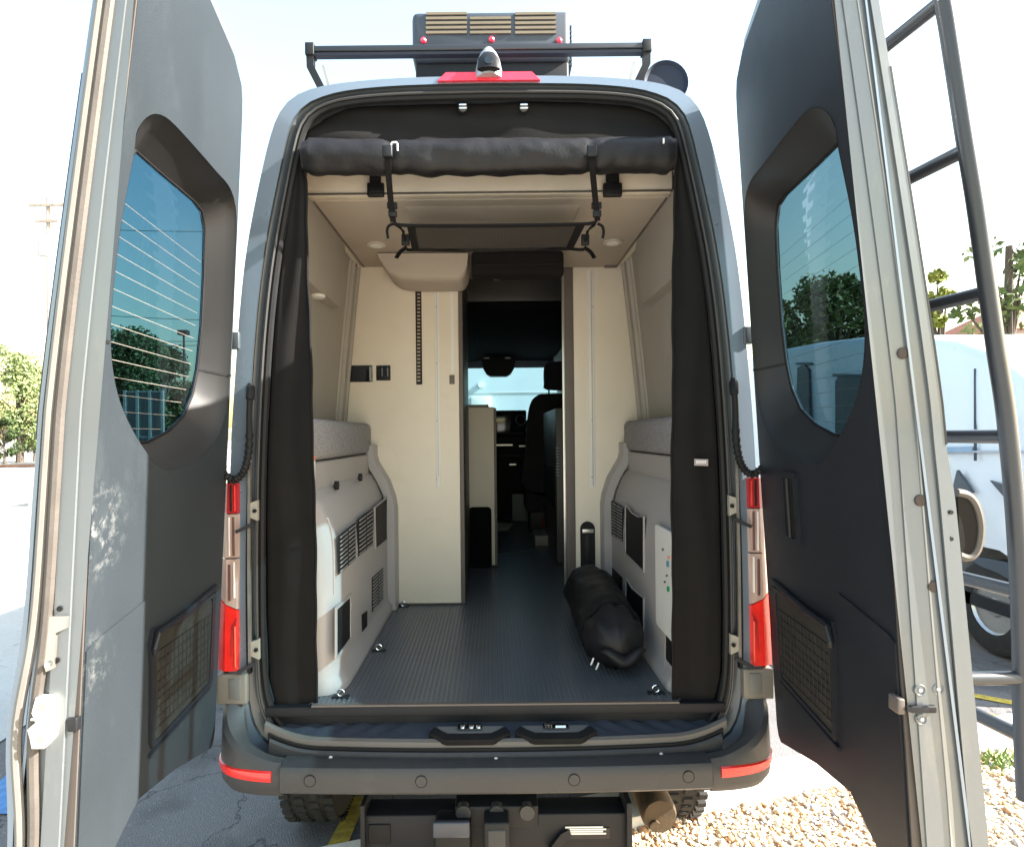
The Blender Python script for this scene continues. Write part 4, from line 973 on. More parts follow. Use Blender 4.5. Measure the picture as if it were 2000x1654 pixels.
# mirror and sensor housing
a = W(972, 690, 4.9)
b = MB(); L = []
for y_px, w_px in ((684, 38), (694, 34), (708, 32), (720, 30), (730, 24), (735, 16)):
    p = W(974, y_px, 4.85); hw_ = w_px*(4.85+BACK)/F; L.append([Vector((p.x-hw_, 4.83, p.z)), Vector((p.x+hw_, 4.83, p.z)), Vector((p.x+hw_, 4.95, p.z)), Vector((p.x-hw_, 4.95, p.z))])
b.loft(L, caps=True); mr_ = part(b, 'sensor_housing', BLK)
for x in (950, 992): p = W(x, 697, 4.82); part(MB().box(p.x-.035, p.x+.035, 4.815, 4.832, p.z-.02, p.z+.02, bev=.004), 'housing_lamp', STEEL, mr_)
# dashboard
a, c = W(965, 802, 4.7), W(1028, 848, 4.7)
ds = pan(-.80, .85, 4.72, 5.15, zf, a.z-.11, 'dashboard', SEATF, .02)
pan(a.x-.25, c.x, 4.62, 4.74, c.z, a.z, 'centre_display', SCREENB, .02, ds)
p = W(1017, 820, 4.6); ring = [(p.x+.055*math.cos(t), 4.605, p.z+.055*math.sin(t)) for t in [k*math.pi/10 for k in range(20)]]
part(MB().tube(ring, .008, 6, closed=True), 'air_vent', STEEL, ds)
for x0, x1, y in ((968, 1024, 846), (968, 1001, 869), (1014, 1026, 871), (968, 1030, 890), (995, 1008, 907)):
    a_, c_ = W(x0, y-1.2, 4.6), W(x1, y+1.4, 4.6); part(MB().box(a_.x, c_.x, 4.60, 4.625, c_.z, a_.z), 'dash_trim', ALU if y in (869, 871, 907) else BLKM, ds)
pan(W(968, 900, 4.65).x-.2, W(1035, 900, 4.65).x, 4.63, 4.75, zf, W(1000, 850, 4.65).z, 'centre_console', SEATF, .02, ds)
# driver's seat with separate headrest
sy = 3.6
def s_(x, y, Y=sy): return W(x, y, Y)
b = MB(); out = [(1029, 960), (1028, 880), (1031, 820), (1038, 785), (1050, 772), (1066, 769), (1140, 769), (1150, 785), (1158, 820), (1162, 960)]
pl = [(s_(x, y).x, s_(x, y).z) for x, y in out]
b.plate(smoothpoly(pl, 3), [], lambda u, v, o: (u, o, v), sy, sy+.14); st = part(b, 'driver_seat', SEATF, smooth=50)
out = [(1064, 716), (1070, 708), (1082, 706), (1122, 706), (1132, 709), (1137, 716), (1137, 745), (1132, 760), (1070, 760), (1064, 748)]
pl = [(s_(x, y).x, s_(x, y).z) for x, y in out]
b = MB(); b.plate(smoothpoly(pl, 2), [], lambda u, v, o: (u, o, v), sy, sy+.11); part(b, 'headrest', SEATF, st, smooth=50)
for x in (1073, 1126): part(MB().cyl(s_(x, 757)+Vector((0, .05, 0)), s_(x, 772)+Vector((0, .05, 0)), .008, 8), 'headrest_post', CHROME, st)
a, c = s_(1028, 955), s_(1160, 1000); part(MB().box(a.x, c.x, 3.6, 4.15, c.z, a.z, bev=.03), 'seat_cushion', SEATF, st)
a, c = s_(1035, 1000), s_(1150, 1060); part(MB().box(a.x, c.x, 3.62, 4.0, zf, a.z, bev=.01), 'seat_base', BLKM, st)
a, c = W(1060, 1010, 3.55), W(1086, 1034, 3.55); q = pan(a.x, c.x, 3.5, 3.6, c.z, a.z, 'red_battery_switch', mat('dark_red_plastic', (.35, .01, .015), .4), .012)
a, c = W(1045, 1046, 2.95), W(1085, 1088, 2.95); pan(a.x, c.x+.1, 2.95, 3.3, zf, a.z, 'step_box', mat('step_box_grey', (.20, .185, .17), .5), .006)
a, c = W(1000, 965, 4.3), W(1036, 1018, 4.3); pan(a.x, c.x, 4.3, 4.36, c.z, a.z, 'side_step_panel', mat('panel_grey', (.16, .19, .19), .5), .01)
p, q = WZ(968, 1084, zf+.008), WZ(1040, 1074, zf+.008); part(MB().ribbon([p, q], .02, .004, (0, 0, 1)), 'floor_seam_strip', ALU)
b = MB(); pp = [WZ(x, y, zf+.006) for x, y in ((968, 1021), (1003, 1021), (992, 1036), (968, 1037))]; b.add(pp, [(0, 1, 2, 3)]); part(b, 'sunlit_floor_patch', mat('sun_patch_pale', (.65, .67, .6), .7), smooth=0)  # patch of sunlight on the cab floor, painted as a pale sheet

# wheels, hitch and pipework
def wheel(xc, yc, r, wdt, par, name='wheel', lug=True, hubm=STEEL):
    s_n = 48; prof = [(-wdt/2, r*.55), (-wdt/2, r*.86), (-wdt/2+.02, r*.965), (-wdt/4, r), (wdt/4, r), (wdt/2-.02, r*.965), (wdt/2, r*.86), (wdt/2, r*.55)]
    b = MB(); L = []
    for k in range(s_n):
        a_ = 2*math.pi*k/s_n; L.append([Vector((xc+x_, yc+rr*math.cos(a_), r+rr*math.sin(a_))) for x_, rr in prof])
    b.loft(L, closed=False, closeu=True)
    if lug:
        for k in range(44):
            for j in range(4):
                a_ = 2*math.pi*(k+.5*(j % 2))/44; x_ = xc-wdt/2+.03+j*(wdt-.06)/3
                ct = Vector((x_, yc+(r+.003)*math.cos(a_), r+(r+.003)*math.sin(a_))); t_ = Vector((0, -math.sin(a_), math.cos(a_))); n_ = Vector((0, math.cos(a_), math.sin(a_)))
                e = Vector((1, 0, 0)); hw_, hl_, hh_ = .019, .014, .008
                b.add([ct+e*sx*hw_+t_*sy_*hl_+n_*sz*hh_ for sx in (-1, 1) for sy_ in (-1, 1) for sz in (-1, 1)], [(0, 1, 3, 2), (4, 6, 7, 5), (0, 4, 5, 1), (2, 3, 7, 6), (1, 5, 7, 3)])
    wo_ = b.build(name, TYRE, par)
    b = MB(); sd_ = -1
    L = [[Vector((xc+x_, yc+rr*math.cos(2*math.pi*k/24), r+rr*math.sin(2*math.pi*k/24))) for k in range(24)] for x_, rr in ((-wdt/2+.01, r*.56), (-wdt/2+.03, r*.52), (-wdt/2+.035, r*.2), (-wdt/2+.01, r*.17), (-wdt/2+.008, .001))]
    b.loft(L); b.build('wheel_rim', hubm, wo_); return wo_
xl_, xr_ = W(598, 1560, .5).x, W(1330, 1550, .5).x
wheel(xl_, .84, .36, .25, van); wheel(xr_, .84, .36, .25, van)
ax = part(MB().cyl((-.7, .84, .40), (.7, .84, .40), .06, 12), 'rear_axle', BLKM)
def H(x, y, Y=-.02): return W(x, y, Y)
a, c = H(706, 1578), H(1230, 1655); ht = pan(a.x, c.x, -.03, .07, c.z-.02, a.z-.02, 'hitch_crossbar', BLKM, .006)
a, c = H(1098, 1612), H(1190, 1632); lb = part(MB().box(a.x, c.x, -.0335, -.029, c.z, a.z), 'hitch_label', mat('black_label', (.01, .01, .012), .3), ht)
for k in range(4):
    a, c = H(1104+5*(k % 2), 1614.5+k*4.2, -.036), H(1184-6*((k+1) % 2), 1616.6+k*4.2, -.036); part(MB().box(a.x, c.x, -.0345, -.0332, c.z, a.z), 'print_line', LABELW, lb)
a, c = H(706, 1570, -.04), H(712, 1654, -.04); pan(a.x-.003, c.x+.003, -.05, .08, c.z-.03, a.z, 'hitch_end_plate', BLKM, .002, ht)
a, c = H(1224, 1565, -.04), H(1232, 1654, -.04); pan(a.x-.002, c.x+.004, -.05, .08, c.z-.03, a.z, 'hitch_end_plate', BLKM, .002, ht)
a, c = H(718, 1612, -.04), H(762, 1650, -.04); pan(a.x, c.x, -.036, .0, c.z, a.z, 'hitch_tube_mouth', RUB, .004, ht)
a, c = H(848, 1608, -.08), H(920, 1660, -.08); pan(a.x, c.x, -.10, .0, c.z-.05, a.z, 'wiring_socket', BLK, .012, ht)
a, c = H(846, 1600, -.09), H(918, 1630, -.09); pan(a.x, c.x, -.108, -.09, c.z, a.z, 'socket_lid', STEP, .006, ht)
a, c = H(945, 1592, -.07), H(995, 1665, -.07); pan(a.x, c.x, -.11, .1, c.z-.03, a.z, 'receiver_tube', BLKM, .008, ht)
a, c = H(952, 1620, -.11), H(988, 1665, -.11); pan(a.x, c.x, -.114, -.10, c.z-.02, a.z, 'receiver_plug', BUMP_M, .006, ht)
for x in (905, 970, 1030): p = H(x, 1588, -.05); part(MB().cyl((p.x, -.05, p.z), (p.x, -.02, p.z), .025, 16), 'hitch_bolt', BUMP_M, ht)
a, c = H(890, 1578, .0), H(1050, 1600, .0); pan(a.x, c.x, -.04, .1, c.z, a.z+.03, 'hitch_bracket', BLKM, .005, ht)
part(MB().ribbon([H(1075, 1665, -.05), H(1100, 1632, -.04), H(1112, 1625, -.03)], .03, .02, (0, -1, 0)), 'chain_hook', BLKM, ht)
p = H(818, 1578, .1); pan(p.x-.035, p.x+.035, .05, .1, p.z-.02, p.z+.02, 'yellow_tag', YPAINT, .008)
p = H(1282, 1578, .15); part(MB().tube([(p.x, .10, p.z), (p.x, .12, p.z), (p.x, .55, p.z)], [.058, .066, .066], 24), 'rusty_silencer', RUST)
part(MB().cyl((p.x-.02, .09, p.z-.03), (p.x-.02, .3, p.z-.03), .02, 12), 'tailpipe', RUST)

# ================================================================== THINGS IN AND ON THE VAN
# insect screen
scr = thing('insect_screen', (0, .05, zf), 'black fabric bug screen framing the rear opening, its door rolled up under the roof', 'insect screen')
def hxs(y):
    L = S_
    for (a_, ya), (c_, yc) in zip(L, L[1:]):
        if ya <= y <= yc and yc > ya: return a_+(c_-a_)*(y-ya)/(yc-ya)
    return L[-2][0]
from mathutils import noise
for sd in (-1, 1):
    NYs, NXs = 90, 12; vs = []; fs = []
    inner = {300: 372, 340: 364, 600: 359, 900: 354, 1200: 352, 1380: 352}
    for j in range(NYs+1):
        y = 268+(1390-268)*j/NYs; ks = sorted(inner); k0 = max([k for k in ks if k <= y] or [ks[0]]); k1 = min([k for k in ks if k >= y] or [ks[-1]])
        hi = inner[k0] if k0 == k1 else inner[k0]+(inner[k1]-inner[k0])*(y-k0)/(k1-k0)
        hi += 1.0*math.sin(y*.017+sd)+.7*math.sin(y*.053+2*sd)
        ho_ = max(hi+4, hxs(y)-2)
        for i in range(NXs+1):
            t = i/NXs; x, z = P(hi+(ho_-hi)*t, y); n_ = noise.noise(Vector((x*9*1, z*2.2, sd*3)))
            fold = .010*math.sin(t*7+noise.noise(Vector((0, z*1.4, sd)))*5)*math.sin(math.pi*min(1, t*1.2))+.011*n_
            vs.append((sd*x, .026+fold*.55+.02*(t > .95)-.004*(t < .05), z))
    for j in range(NYs):
        for i in range(NXs): a_ = j*(NXs+1)+i; fs.append((a_, a_+1, a_+NXs+2, a_+NXs+1))
    o = MB().add(vs, fs).build('side_panel', CLOTH, scr, smooth=80, solid=.004)
    b = MB(); b.tube([Vector(vs[j*(NXs+1)])+Vector((0, -.001, 0)) for j in range(NYs+1)], .0045, 6); b.build('panel_hem', CLOTH, o)
vs = []; fs = []; NXs, NYs = 90, 14
for j in range(NYs+1):
    for i in range(NXs+1):
        u = -1+2*i/NXs; t = j/NYs
        # top edge follows the opening
        y1 = 276; hh = 370*abs(u)
        yt = 186+ (max(0, hh-190)/180)**3*52
        y = yt+(y1-yt)*t; lim = min(hh, hxs(max(184, y))-1); x, z = P(lim, y)
        n_ = noise.noise(Vector((x*math.copysign(1, u)*5, z*9, 7)))*.012+.004*math.sin(z*60+u*5)
        vs.append((math.copysign(x, u) if u else 0, .055+n_-.03*t, z))
for j in range(NYs):
    for i in range(NXs): a_ = j*(NXs+1)+i; fs.append((a_, a_+1, a_+NXs+2, a_+NXs+1))
MB().add(vs, fs).build('top_panel', CLOTH, scr, smooth=80, solid=.004)
for x, y in ((904, 212), (1023, 212)):
    p = W(x, y, .035); q = MB().tube([(p.x, .045, p.z), (p.x, .028, p.z), (p.x, .024, p.z)], [.016, .016, .010], 18).build('snap_fastener', mat('snap_black', (.03, .03, .03), .4), scr)
    for dz in (.007, -.005): MB().box(p.x-.013, p.x+.013, .022, .026, p.z+dz-.003, p.z+dz+.003, bev=.001).build('snap_highlight_bar', CHROME, q)
# the roll
rl = W(592, 300, -.01).x; rr_ = W(1317, 303, -.01).x; zr = W(960, 302, -.01).z
L = []
for i in range(121):
    t = i/120; x = rl+(rr_-rl)*t; loop = []
    sag = -.006*math.sin(math.pi*t)-.008*max(0, t-.6)
    for k in range(28):
        a_ = 2*math.pi*k/28
        r_ = .060+.006*noise.noise(Vector((x*7, math.cos(a_)*1.4, math.sin(a_)*1.4)))+.0035*noise.noise(Vector((x*24, math.cos(a_)*3, math.sin(a_)*3)))
        r_ += .0015*math.sin(a_*5+x*2)
        if math.sin(a_) < -.3: r_ += .006*noise.noise(Vector((x*16, 3, 0)))+.003*abs(math.sin(x*22))
        for xs_ in (-.34, .35): r_ -= .008*math.exp(-((x-xs_)/.018)**2)
        if t < .012 or t > .988: r_ *= .86
        loop.append(Vector((x, -.005+r_*math.cos(a_)*.8, zr+sag+r_*math.sin(a_))))
    L.append(loop)
MB().loft(L, caps=True).build('rolled_door', NYLON, scr, smooth=80)
b = MB(); b.add([W(x, y, .0) for x, y in ((1356, 896), (1383, 897), (1383, 910), (1356, 909))], [(0, 1, 2, 3)])
lbq = b.build('sewn_label', mat('pink_grey_label', (.34, .29, .29), .7), scr, smooth=0)
for k in range(5):
    a_ = W(1360+k*4, 899, -.002); c_ = W(1362.6+k*4, 905, -.002); MB().box(a_.x, c_.x, -.003, -.001, c_.z, a_.z).build('label_mark', LABELW, lbq, smooth=0)
# white pull clips on the roll
p = W(770, 287, -.065); MB().tube([(p.x-.010, -.064, p.z-.013), (p.x-.010, -.066, p.z+.009), (p.x-.006, -.066, p.z+.014), (p.x+.008, -.066, p.z+.014), (p.x+.011, -.066, p.z+.009), (p.x+.011, -.064, p.z-.013)], .0033, 6).build('white_pull_clip', WHITEP, scr)
p = W(1296, 276, -.06); MB().box(p.x-.003, p.x+.003, -.064, -.058, p.z-.009, p.z+.009, bev=.001).build('white_zip_pull', WHITEP, scr)

# gear net slung under the platform
net = thing('gear_net', W(965, 460, .3), 'black mesh gear net slung on two straps beneath the overhead platform', 'net')
NYf, NYb = .10, .42
FL, FR = W(800, 441, NYf), W(1135, 438, NYf); BL_, BR_ = W(812, 488, NYb), W(1112, 486, NYb)
vs = []; fs = []
for j in range(9):
    for i in range(31):
        u, v = i/30, j/8; p = FL.lerp(FR, u).lerp(BL_.lerp(BR_, u), v); p.z -= .045*math.sin(math.pi*u)*math.sin(math.pi*v)+.004*math.sin(u*19); vs.append(tuple(p))
for j in range(8):
    for i in range(30): a_ = j*31+i; fs.append((a_, a_+1, a_+32, a_+31))
MB().add(vs, fs).build('net_mesh', NETM, net, smooth=80)
TL, TR = W(768, 437, NYf-.01), W(1166, 432, NYf-.01)
MB().ribbon(spline([TL, FL+Vector((.01, 0, .0)), FL.lerp(FR, .5)+Vector((0, 0, -.002)), FR, TR], 6), .008, .016, (0, 1, 0)).build('net_border', WEB, net)
MB().ribbon(spline([BL_, BL_.lerp(BR_, .5)+Vector((0, 0, -.004)), BR_], 8), .010, .016, (0, 1, 0)).build('net_border', WEB, net)
MB().ribbon([FL+Vector((.005, 0, 0)), BL_], .030, .006, (0, 0, 1)).build('net_border', WEB, net)
MB().ribbon([FR, BR_], .030, .006, (0, 0, 1)).build('net_border', WEB, net)
for sd, top, mid, bot in ((-1, (757, 300), (762, 380), (768, 434)), (1, (1156, 300), (1161, 372), (1167, 432))):
    pts = [W(*top, -.062), W(top[0]+1, top[1]+28, -.045), W(*mid, .02), W(*bot, NYf-.01)]
    MB().ribbon(spline(pts, 6), .021, .004, (0, -1, 0)).build('hanging_strap', WEB, net)
    p = W(top[0], 297, -.070); q = MB().box(p.x-.017, p.x+.017, -.082, -.064, p.z-.020, p.z+.020, bev=.005).build('strap_clip', BLKM, net)
    for k, (x, y) in enumerate(((mid[0]+4*1, 402), (mid[0]+5, 418))):
        p = W(x, y, NYf-.03); MB().box(p.x-.018+.003*k, p.x+.018-.003*k, p.y-.008, p.y+.008, p.z-.011, p.z+.011, bev=.003).build('strap_slider', BLK, net)
    c1 = W(bot[0]+sd*-22, 452, .2); c2 = W(bot[0]-sd*22, 480, .35)
    e = W(bot[0]+sd*-0-(-sd)*0, 437, NYf)
    # side buckle chain from the front corner to the back corner and loose webbing ends
    MB().ribbon(spline([W(bot[0]-sd*4+0, 438, NYf), W(bot[0]-sd*18, 450, .18), W(bot[0]-sd*24, 470, .30), W(bot[0]-sd*26, 487, NYb), (BL_ if sd < 0 else BR_)], 6), .012, .005, (0, -1, 0)).build('corner_strap', WEB, net)
    p = W(bot[0]-sd*24, 468, .30); MB().box(p.x-.016, p.x+.016, p.y-.008, p.y+.008, p.z-.024, p.z+.020, bev=.004).build('corner_buckle', BLK, net)
    MB().ribbon(spline([W(bot[0], 437, NYf-.01), W(bot[0]+sd*9*1, 442, NYf-.01), W(bot[0]+sd*(12 if sd > 0 else 12), 452, NYf), W(bot[0]+sd*10, 466, NYf+.01)], 5), .010, .003, (0, -1, .2)).build('loose_end', WEB, net)
    MB().ribbon(spline([W(bot[0]-sd*24, 485, NYb), W(bot[0]-sd*14, 492, NYb), W(bot[0]-sd*6, 504, NYb-.02)], 5), .016, .004, (0, -1, .2)).build('loose_end', WEB, net)
# dark pouch hanging by the aisle
po_ = thing('hanging_pouch', W(1010, 515, 1.5), 'black soft pouch hanging behind the gear net at the top of the aisle', 'pouch')
a_, c_ = W(920, 494, .93), W(1102, 536, .93)
MB().box(a_.x, c_.x, .93, 1.04, c_.z, a_.z+.01, bev=.018).build('pouch_body', CLOTH, po_)
MB().box(a_.x+.01, c_.x-.01, 0.923, 0.932, c_.z+.050, c_.z+.056, bev=.002).build('pouch_seam', RUB, po_)

# cushions
def cushion(sd, x0, y0, y1, z0_, z1_, label):
    b = MB(); b.box(sd*x0, sd*.835, y0, y1, z0_, z1_, bev=.030)
    o = b.build('bench_cushion', CUSH, None, smooth=60); tag(o, label, 'cushion', 'bench cushions on the side lockers'); return o
q0, q1 = WX(724, 828, -.665), WX(724, 884, -.665)
c1_ = cushion(-1, .665, .10, YP-.02, 1.708, 1.872, 'grey woven bench cushion on the left locker, above the orange and white label')
c2_ = cushion(1, .735, .10, YR-.02, 1.708, 1.872, 'grey woven bench cushion on the right locker, above the white utility panel')

# rolled bag on the floor
bag = thing('rolled_bag', (.5, .75, zf), 'black nylon roll bag lying on the ribbed floor against the right locker', 'bag')
A_, B_ = Vector((.500, 1.10, zf+.130)), Vector((.480, .205, zf+.115)); L = []
for i in range(61):
    t = i/60; c_ = A_.lerp(B_, t); loop = []
    env = min(1, (t*9+.35))**.5 if t < .08 else 1.0
    if t > .86: env *= max(.02, 1-((t-.86)/.14)**2.2)**.5*(1-.18*(t-.86)/.14)
    for k in range(30):
        a_ = 2*math.pi*k/30
        r_ = (.130-.012*t)*env*(1+.10*noise.noise(Vector((t*7, math.cos(a_)*1.5, math.sin(a_)*1.5)))+.05*noise.noise(Vector((t*22, math.cos(a_)*4, math.sin(a_)*4))))
        rid = 1-abs(noise.noise(Vector((t*6+4, math.cos(a_)*2.2, math.sin(a_)*2.2))))*2.6
        r_ *= 1+(.05+.10*min(1, max(0, t-.6)/.2))*(max(-.4, rid)-.6)*.9
        x_ = r_*math.cos(a_)*1.02; z_ = r_*math.sin(a_)
        if c_.z+z_ < zf+.006: z_ = zf+.006-c_.z
        loop.append(Vector((c_.x+x_, c_.y, c_.z+z_)))
    L.append(loop)
MB().loft(L, caps=True).build('bag_body', NYLON, bag, smooth=80)
band = [(A_.lerp(B_, .80)+Vector((.122*math.cos(a_)*1.0, .02*math.sin(a_*2), max(-.10, .122*math.sin(a_))))) for a_ in [k*math.pi/16 for k in range(32)]]
MB().tube(band, .0035, 6, closed=True, flat=3).build('bag_strap', WEB, bag)
for dx_, dz_, ln, tw in ((.01, -.03, .16, .1),):
    pp = A_.lerp(B_, .93)+Vector((dx_, 0, dz_)); path = [pp+Vector((ln*(q/8-.5)*1.1, -.045-.02*math.cos((q/8-.5)*2.6)-.0, .02*math.sin(q*.9+tw*9)+tw*.08*(q/8-.5))) for q in range(9)]
    MB().tube(spline(path, 3), [.004+.026*math.sin(math.pi*min(1, max(0, q/24)))**.7 for q in range(25)], 10, flat=.8).build('bag_fold', NYLON, bag, smooth=80)
p = W(1220, 1215, .50); MB().add([p+Vector((-.026, .02, .004)), p+Vector((.028, 0, .008)), p+Vector((.024, -.02, -.012)), p+Vector((.0, -.02, -.004)), p+Vector((-.02, .0, -.008))], [(0, 1, 2, 3, 4)]).build('white_care_tag', WHITEP, bag, smooth=0, solid=.001)
for x, y in ((1156, 1291), (1166, 1300)):
    p = W(x, y, .20); MB().ribbon([p+Vector((-.004, 0, -.014)), p+Vector((.006, -.004, .014))], .006, .002, (0, -1, 0)).build('pull_tab', WHITEP, bag)

# ================================================================== NEIGHBOUR VAN
nv = thing('parked_van', (4.9, 5.0, 0), 'white high-roof camper parked on the right beyond the ladder, dark windows along its side', 'van')
NX0, NX1 = 3.95, 5.55
WHT = mat('white_van_paint', (.60, .64, .68), .25, 0, .03, 2, coat=.6)
prof = [(1.70, .42), (1.66, .80), (1.70, 1.10), (1.84, 1.38), (2.02, 1.62), (2.16, 1.90), (2.40, 2.17), (2.78, 2.44), (3.2, 2.61), (3.8, 2.74), (4.6, 2.86), (5.6, 2.95), (6.6, 3.0), (9.0, 3.0), (9.05, .42), (3.15, .42), (3.12, .60), (3.0, .78), (2.80, .86), (2.58, .86), (2.38, .78), (2.26, .60), (2.23, .42)]
sp_ = prof
b = MB(); L = []
for x, ins in ((NX0+.0, .10), (NX0-.0+.02, .05), (NX0+.06, .015), (NX0+.14, 0), (NX1-.14, 0), (NX1-.06, .015), (NX1, .08)):
    cu, cv = 5.2, 1.5; row = []
    for u, v in sp_:
        tum = .16*max(0, (v-1.3)/1.7)**1.5
        xx = x+(tum if x < 5 else -tum)
        vv = v-ins if v > 1 else v; uu = u+ins if u < 2.3 and v > .5 else u; row.append(Vector((xx, uu, vv)))
    L.append(row)
b.loft(L, caps=True); b.build('van_body', WHT, nv, smooth=50)
NXS = NX0-.004
def tumx(z): return .16*max(0, (z-1.3)/1.7)**1.5
def npt(px, py):
    X = NX0
    for _ in range(6): p = WX(px, py, X); X = NX0+tumx(p.z)
    return p.y, p.z
def nplate(pts, name, m, t=.006):
    b = MB(); q = [npt(*p) for p in pts]; b.plate(q, [], lambda u, v, o: (NX0+tumx(v)-o, u, v), -.02, t); return b.build(name, m, nv, smooth=0)
TINT = mat('dark_van_window', (.02, .03, .035), .08, 0, .1, 5, coat=.5)
NG = mat('dark_navy_trim', (.05, .065, .085), .4)
nplate([(1558, 718), (1572, 713), (1580, 722), (1582, 850), (1570, 850), (1556, 790)], 'side_window', TINT)
nplate([(1632, 745), (1640, 733), (1700, 738), (1712, 745), (1712, 860), (1632, 856)], 'side_window', TINT)
nplate([(1870, 918), (1900, 962), (1860, 960)], 'body_graphic', NG)
nplate([(1934, 938), (1962, 948), (1966, 975)], 'body_graphic', NG)
nplate([(1902.5, 720), (1903.3, 720), (1903.3, 900), (1902.5, 900)], 'panel_gap', NG, .003)
nplate(smoothpoly([(1900, 1088), (1940, 1092), (1990, 1104), (2030, 1116), (2030, 1150), (1990, 1140), (1950, 1118), (1915, 1104)], 3), 'lower_cladding', NG, .012)
nplate([(1700, 880), (2040, 880), (2040, 884), (1700, 884)], 'body_crease', mat('shadow_line', (.35, .38, .42), .4), .004)
nplate([(1715, 742), (1716, 742), (1716, 1060), (1715, 1060)], 'panel_gap', NG, .003)
nplate([(1560, 878), (1900, 872), (1900, 882), (1560, 888)], 'rub_strip', mat('blue_reflective_strip', (.22, .34, .48), .25), .008)
nplate([(1722, 1000), (1900, 1030), (1900, 1036), (1722, 1006)], 'lower_moulding', NG, .008)
for pts in (((1556, 708), (1584, 708), (1586, 712), (1556, 712)), ((1628, 730), (1716, 732), (1716, 736), (1628, 736))): nplate(pts, 'window_trim', NG, .014)
b = MB(); b.tube([(NX0-.012, 3.30*1, 1.60), (NX0-.035, 3.32, 1.60), (NX0-.035, 3.42, 1.60), (NX0-.012, 3.44, 1.60)], .014, 8); b.build('door_handle', BLK, nv)
part(MB().box(NX0+.02, NX1-.02, 1.75, 9.0, .35, .45), 'chassis', BLKM, nv)
wheel(NX0+.14, 2.69, .38, .24, nv, lug=False, hubm=ALU); wheel(NX0+.14, 7.3, .38, .24, nv, lug=False, hubm=ALU)

# ================================================================== BACKGROUND
leafs = {'light': mat('leaf_light_green', (.22, .28, .11), .7, 0, .3, 3), 'dark': mat('leaf_dark_green', (.045, .075, .02), .7, 0, .35, 3), 'olive': mat('leaf_olive', (.085, .12, .028), .7, 0, .3, 3), 'yellow': mat('leaf_yellow_green', (.22, .24, .04), .7, 0, .3, 3)}
BARK = mat('bark', (.09, .07, .055), .9, 0, .3, 12, bump=.8, bscale=20)
def tree(x, y, h, r, kind, label, n=2600, low=.38, leaf=.16, group='trees around the car park', dens=1.0):
    rg = random.Random(int(abs(x*31+y*17)))
    t = thing('tree', (x, y, 0), label, 'tree', group)
    th = h*.42; b = MB(); b.tube([(x, y, -.02), (x+.05*r, y, th*.5), (x-.04*r, y+.02, th), (x, y, h*.75)], [.045*h*.6, .034*h*.6, .026*h*.6, .01*h], 8)
    cl_ = []
    for i in range(int(16*dens)):
        a_ = rg.uniform(0, 6.28); rr2 = r*rg.uniform(.2, .85); zz = h*rg.uniform(low, .93); k_ = 1-max(0, (zz/h-.6)/.4)*.65
        c_ = Vector((x+rr2*k_*math.cos(a_), y+rr2*k_*math.sin(a_), zz)); cl_.append((c_, r*rg.uniform(.22, .42)))
        st_ = Vector((x, y, zz*.62)); b.tube([st_, st_.lerp(c_, .5)+Vector((0, 0, .1*r)), c_], [.018*h*.5, .012*h*.5, .004*h*.5], 5)
    b.build('trunk', BARK, t)
    vs = []; fs = []
    for i in range(n):
        c_, cr_ = cl_[rg.randrange(len(cl_))]; d = Vector((rg.gauss(0, 1), rg.gauss(0, 1), rg.gauss(0, .8))); d = d.normalized()*cr_*rg.uniform(.3, 1.08)**.6
        p = c_+d; a1 = Vector((rg.gauss(0, 1), rg.gauss(0, 1), rg.gauss(0, 1))).normalized(); a2 = a1.cross(Vector((rg.gauss(0, 1), rg.gauss(0, 1), rg.gauss(0, 1)))).normalized()
        s1 = leaf*rg.uniform(.35, 1.5); s2 = s1*.6; b0 = len(vs)
        vs += [p+a1*s1, p+a2*s2, p-a1*s1, p-a2*s2]; fs.append((b0, b0+1, b0+2, b0+3))
    MB().add(vs, fs).build('crown', leafs[kind], t, smooth=0); return t
def gx(px, Zc): return (px-CXP)*Zc/F
def tp(px, ytop, Zc): return gx(px, Zc), Zc-BACK, EYE+(CYP-ytop+(-(px-CXP))*math.tan(ROLL)*-1*0)*Zc/F
x, y, h = tp(38, 640, 48); tree(x, y, h, 2.5, 'light', 'pale green airy tree at the far left edge beside the road', 9000, dens=2.0, leaf=.12, low=.12)
x, y, h = tp(255, 635, 40); tree(x, y, h, 2.6, 'dark', 'dense dark tree seen through the top-left part of the left door window', 9000, dens=1.8, leaf=.13)
x, y, h = tp(322, 665, 44); tree(x, y, h, 2.6, 'dark', 'dark tree just left of the street lamp, seen through the left door window', 9000, dens=1.8, leaf=.13)
x, y, h = tp(375, 735, 44); tree(x, y, h, 2.2, 'olive', 'low olive tree right of the street lamp in the left door window', 2600)
x, y, h = tp(1640, 515, 26); tree(x, y, h, 2.5, 'olive', 'broad bushy tree above the white camper in the right door window', 9000, dens=2.0, leaf=.12)
x, y, h = tp(1568, 575, 30); tree(x, y, h, 2.2, 'olive', 'smaller tree left of the broad one in the right door window', 6000, dens=1.6)
x, y, h = tp(1840, 500, 30); tree(x, y, h, 1.1, 'yellow', 'narrow yellow-green tree between the right door and its ladder', 1800)
x, y, h = tp(1898, 628, 44); tree(x, y, h, 1.7, 'light', 'round pale shrub-like tree above the roof of the white camper', 1600)
x, y, h = tp(1975, 340, 22); tree(x, y, h, 1.6, 'olive', 'sparse tall tree at the far right edge of the view', 420, dens=.7)
for px, yt, Zc, rr_, kd, lb_ in ((8, 800, 46, 1.2, 'dark', 'low dark bush left of the pale roadside tree'), (66, 806, 50, 1.1, 'olive', 'low olive bush just right of the pale roadside tree')):
    x, y, h = tp(px, yt, Zc); tree(x, y, h, rr_, kd, lb_, 2500, low=.1, leaf=.1, group='bushes by the roadside')
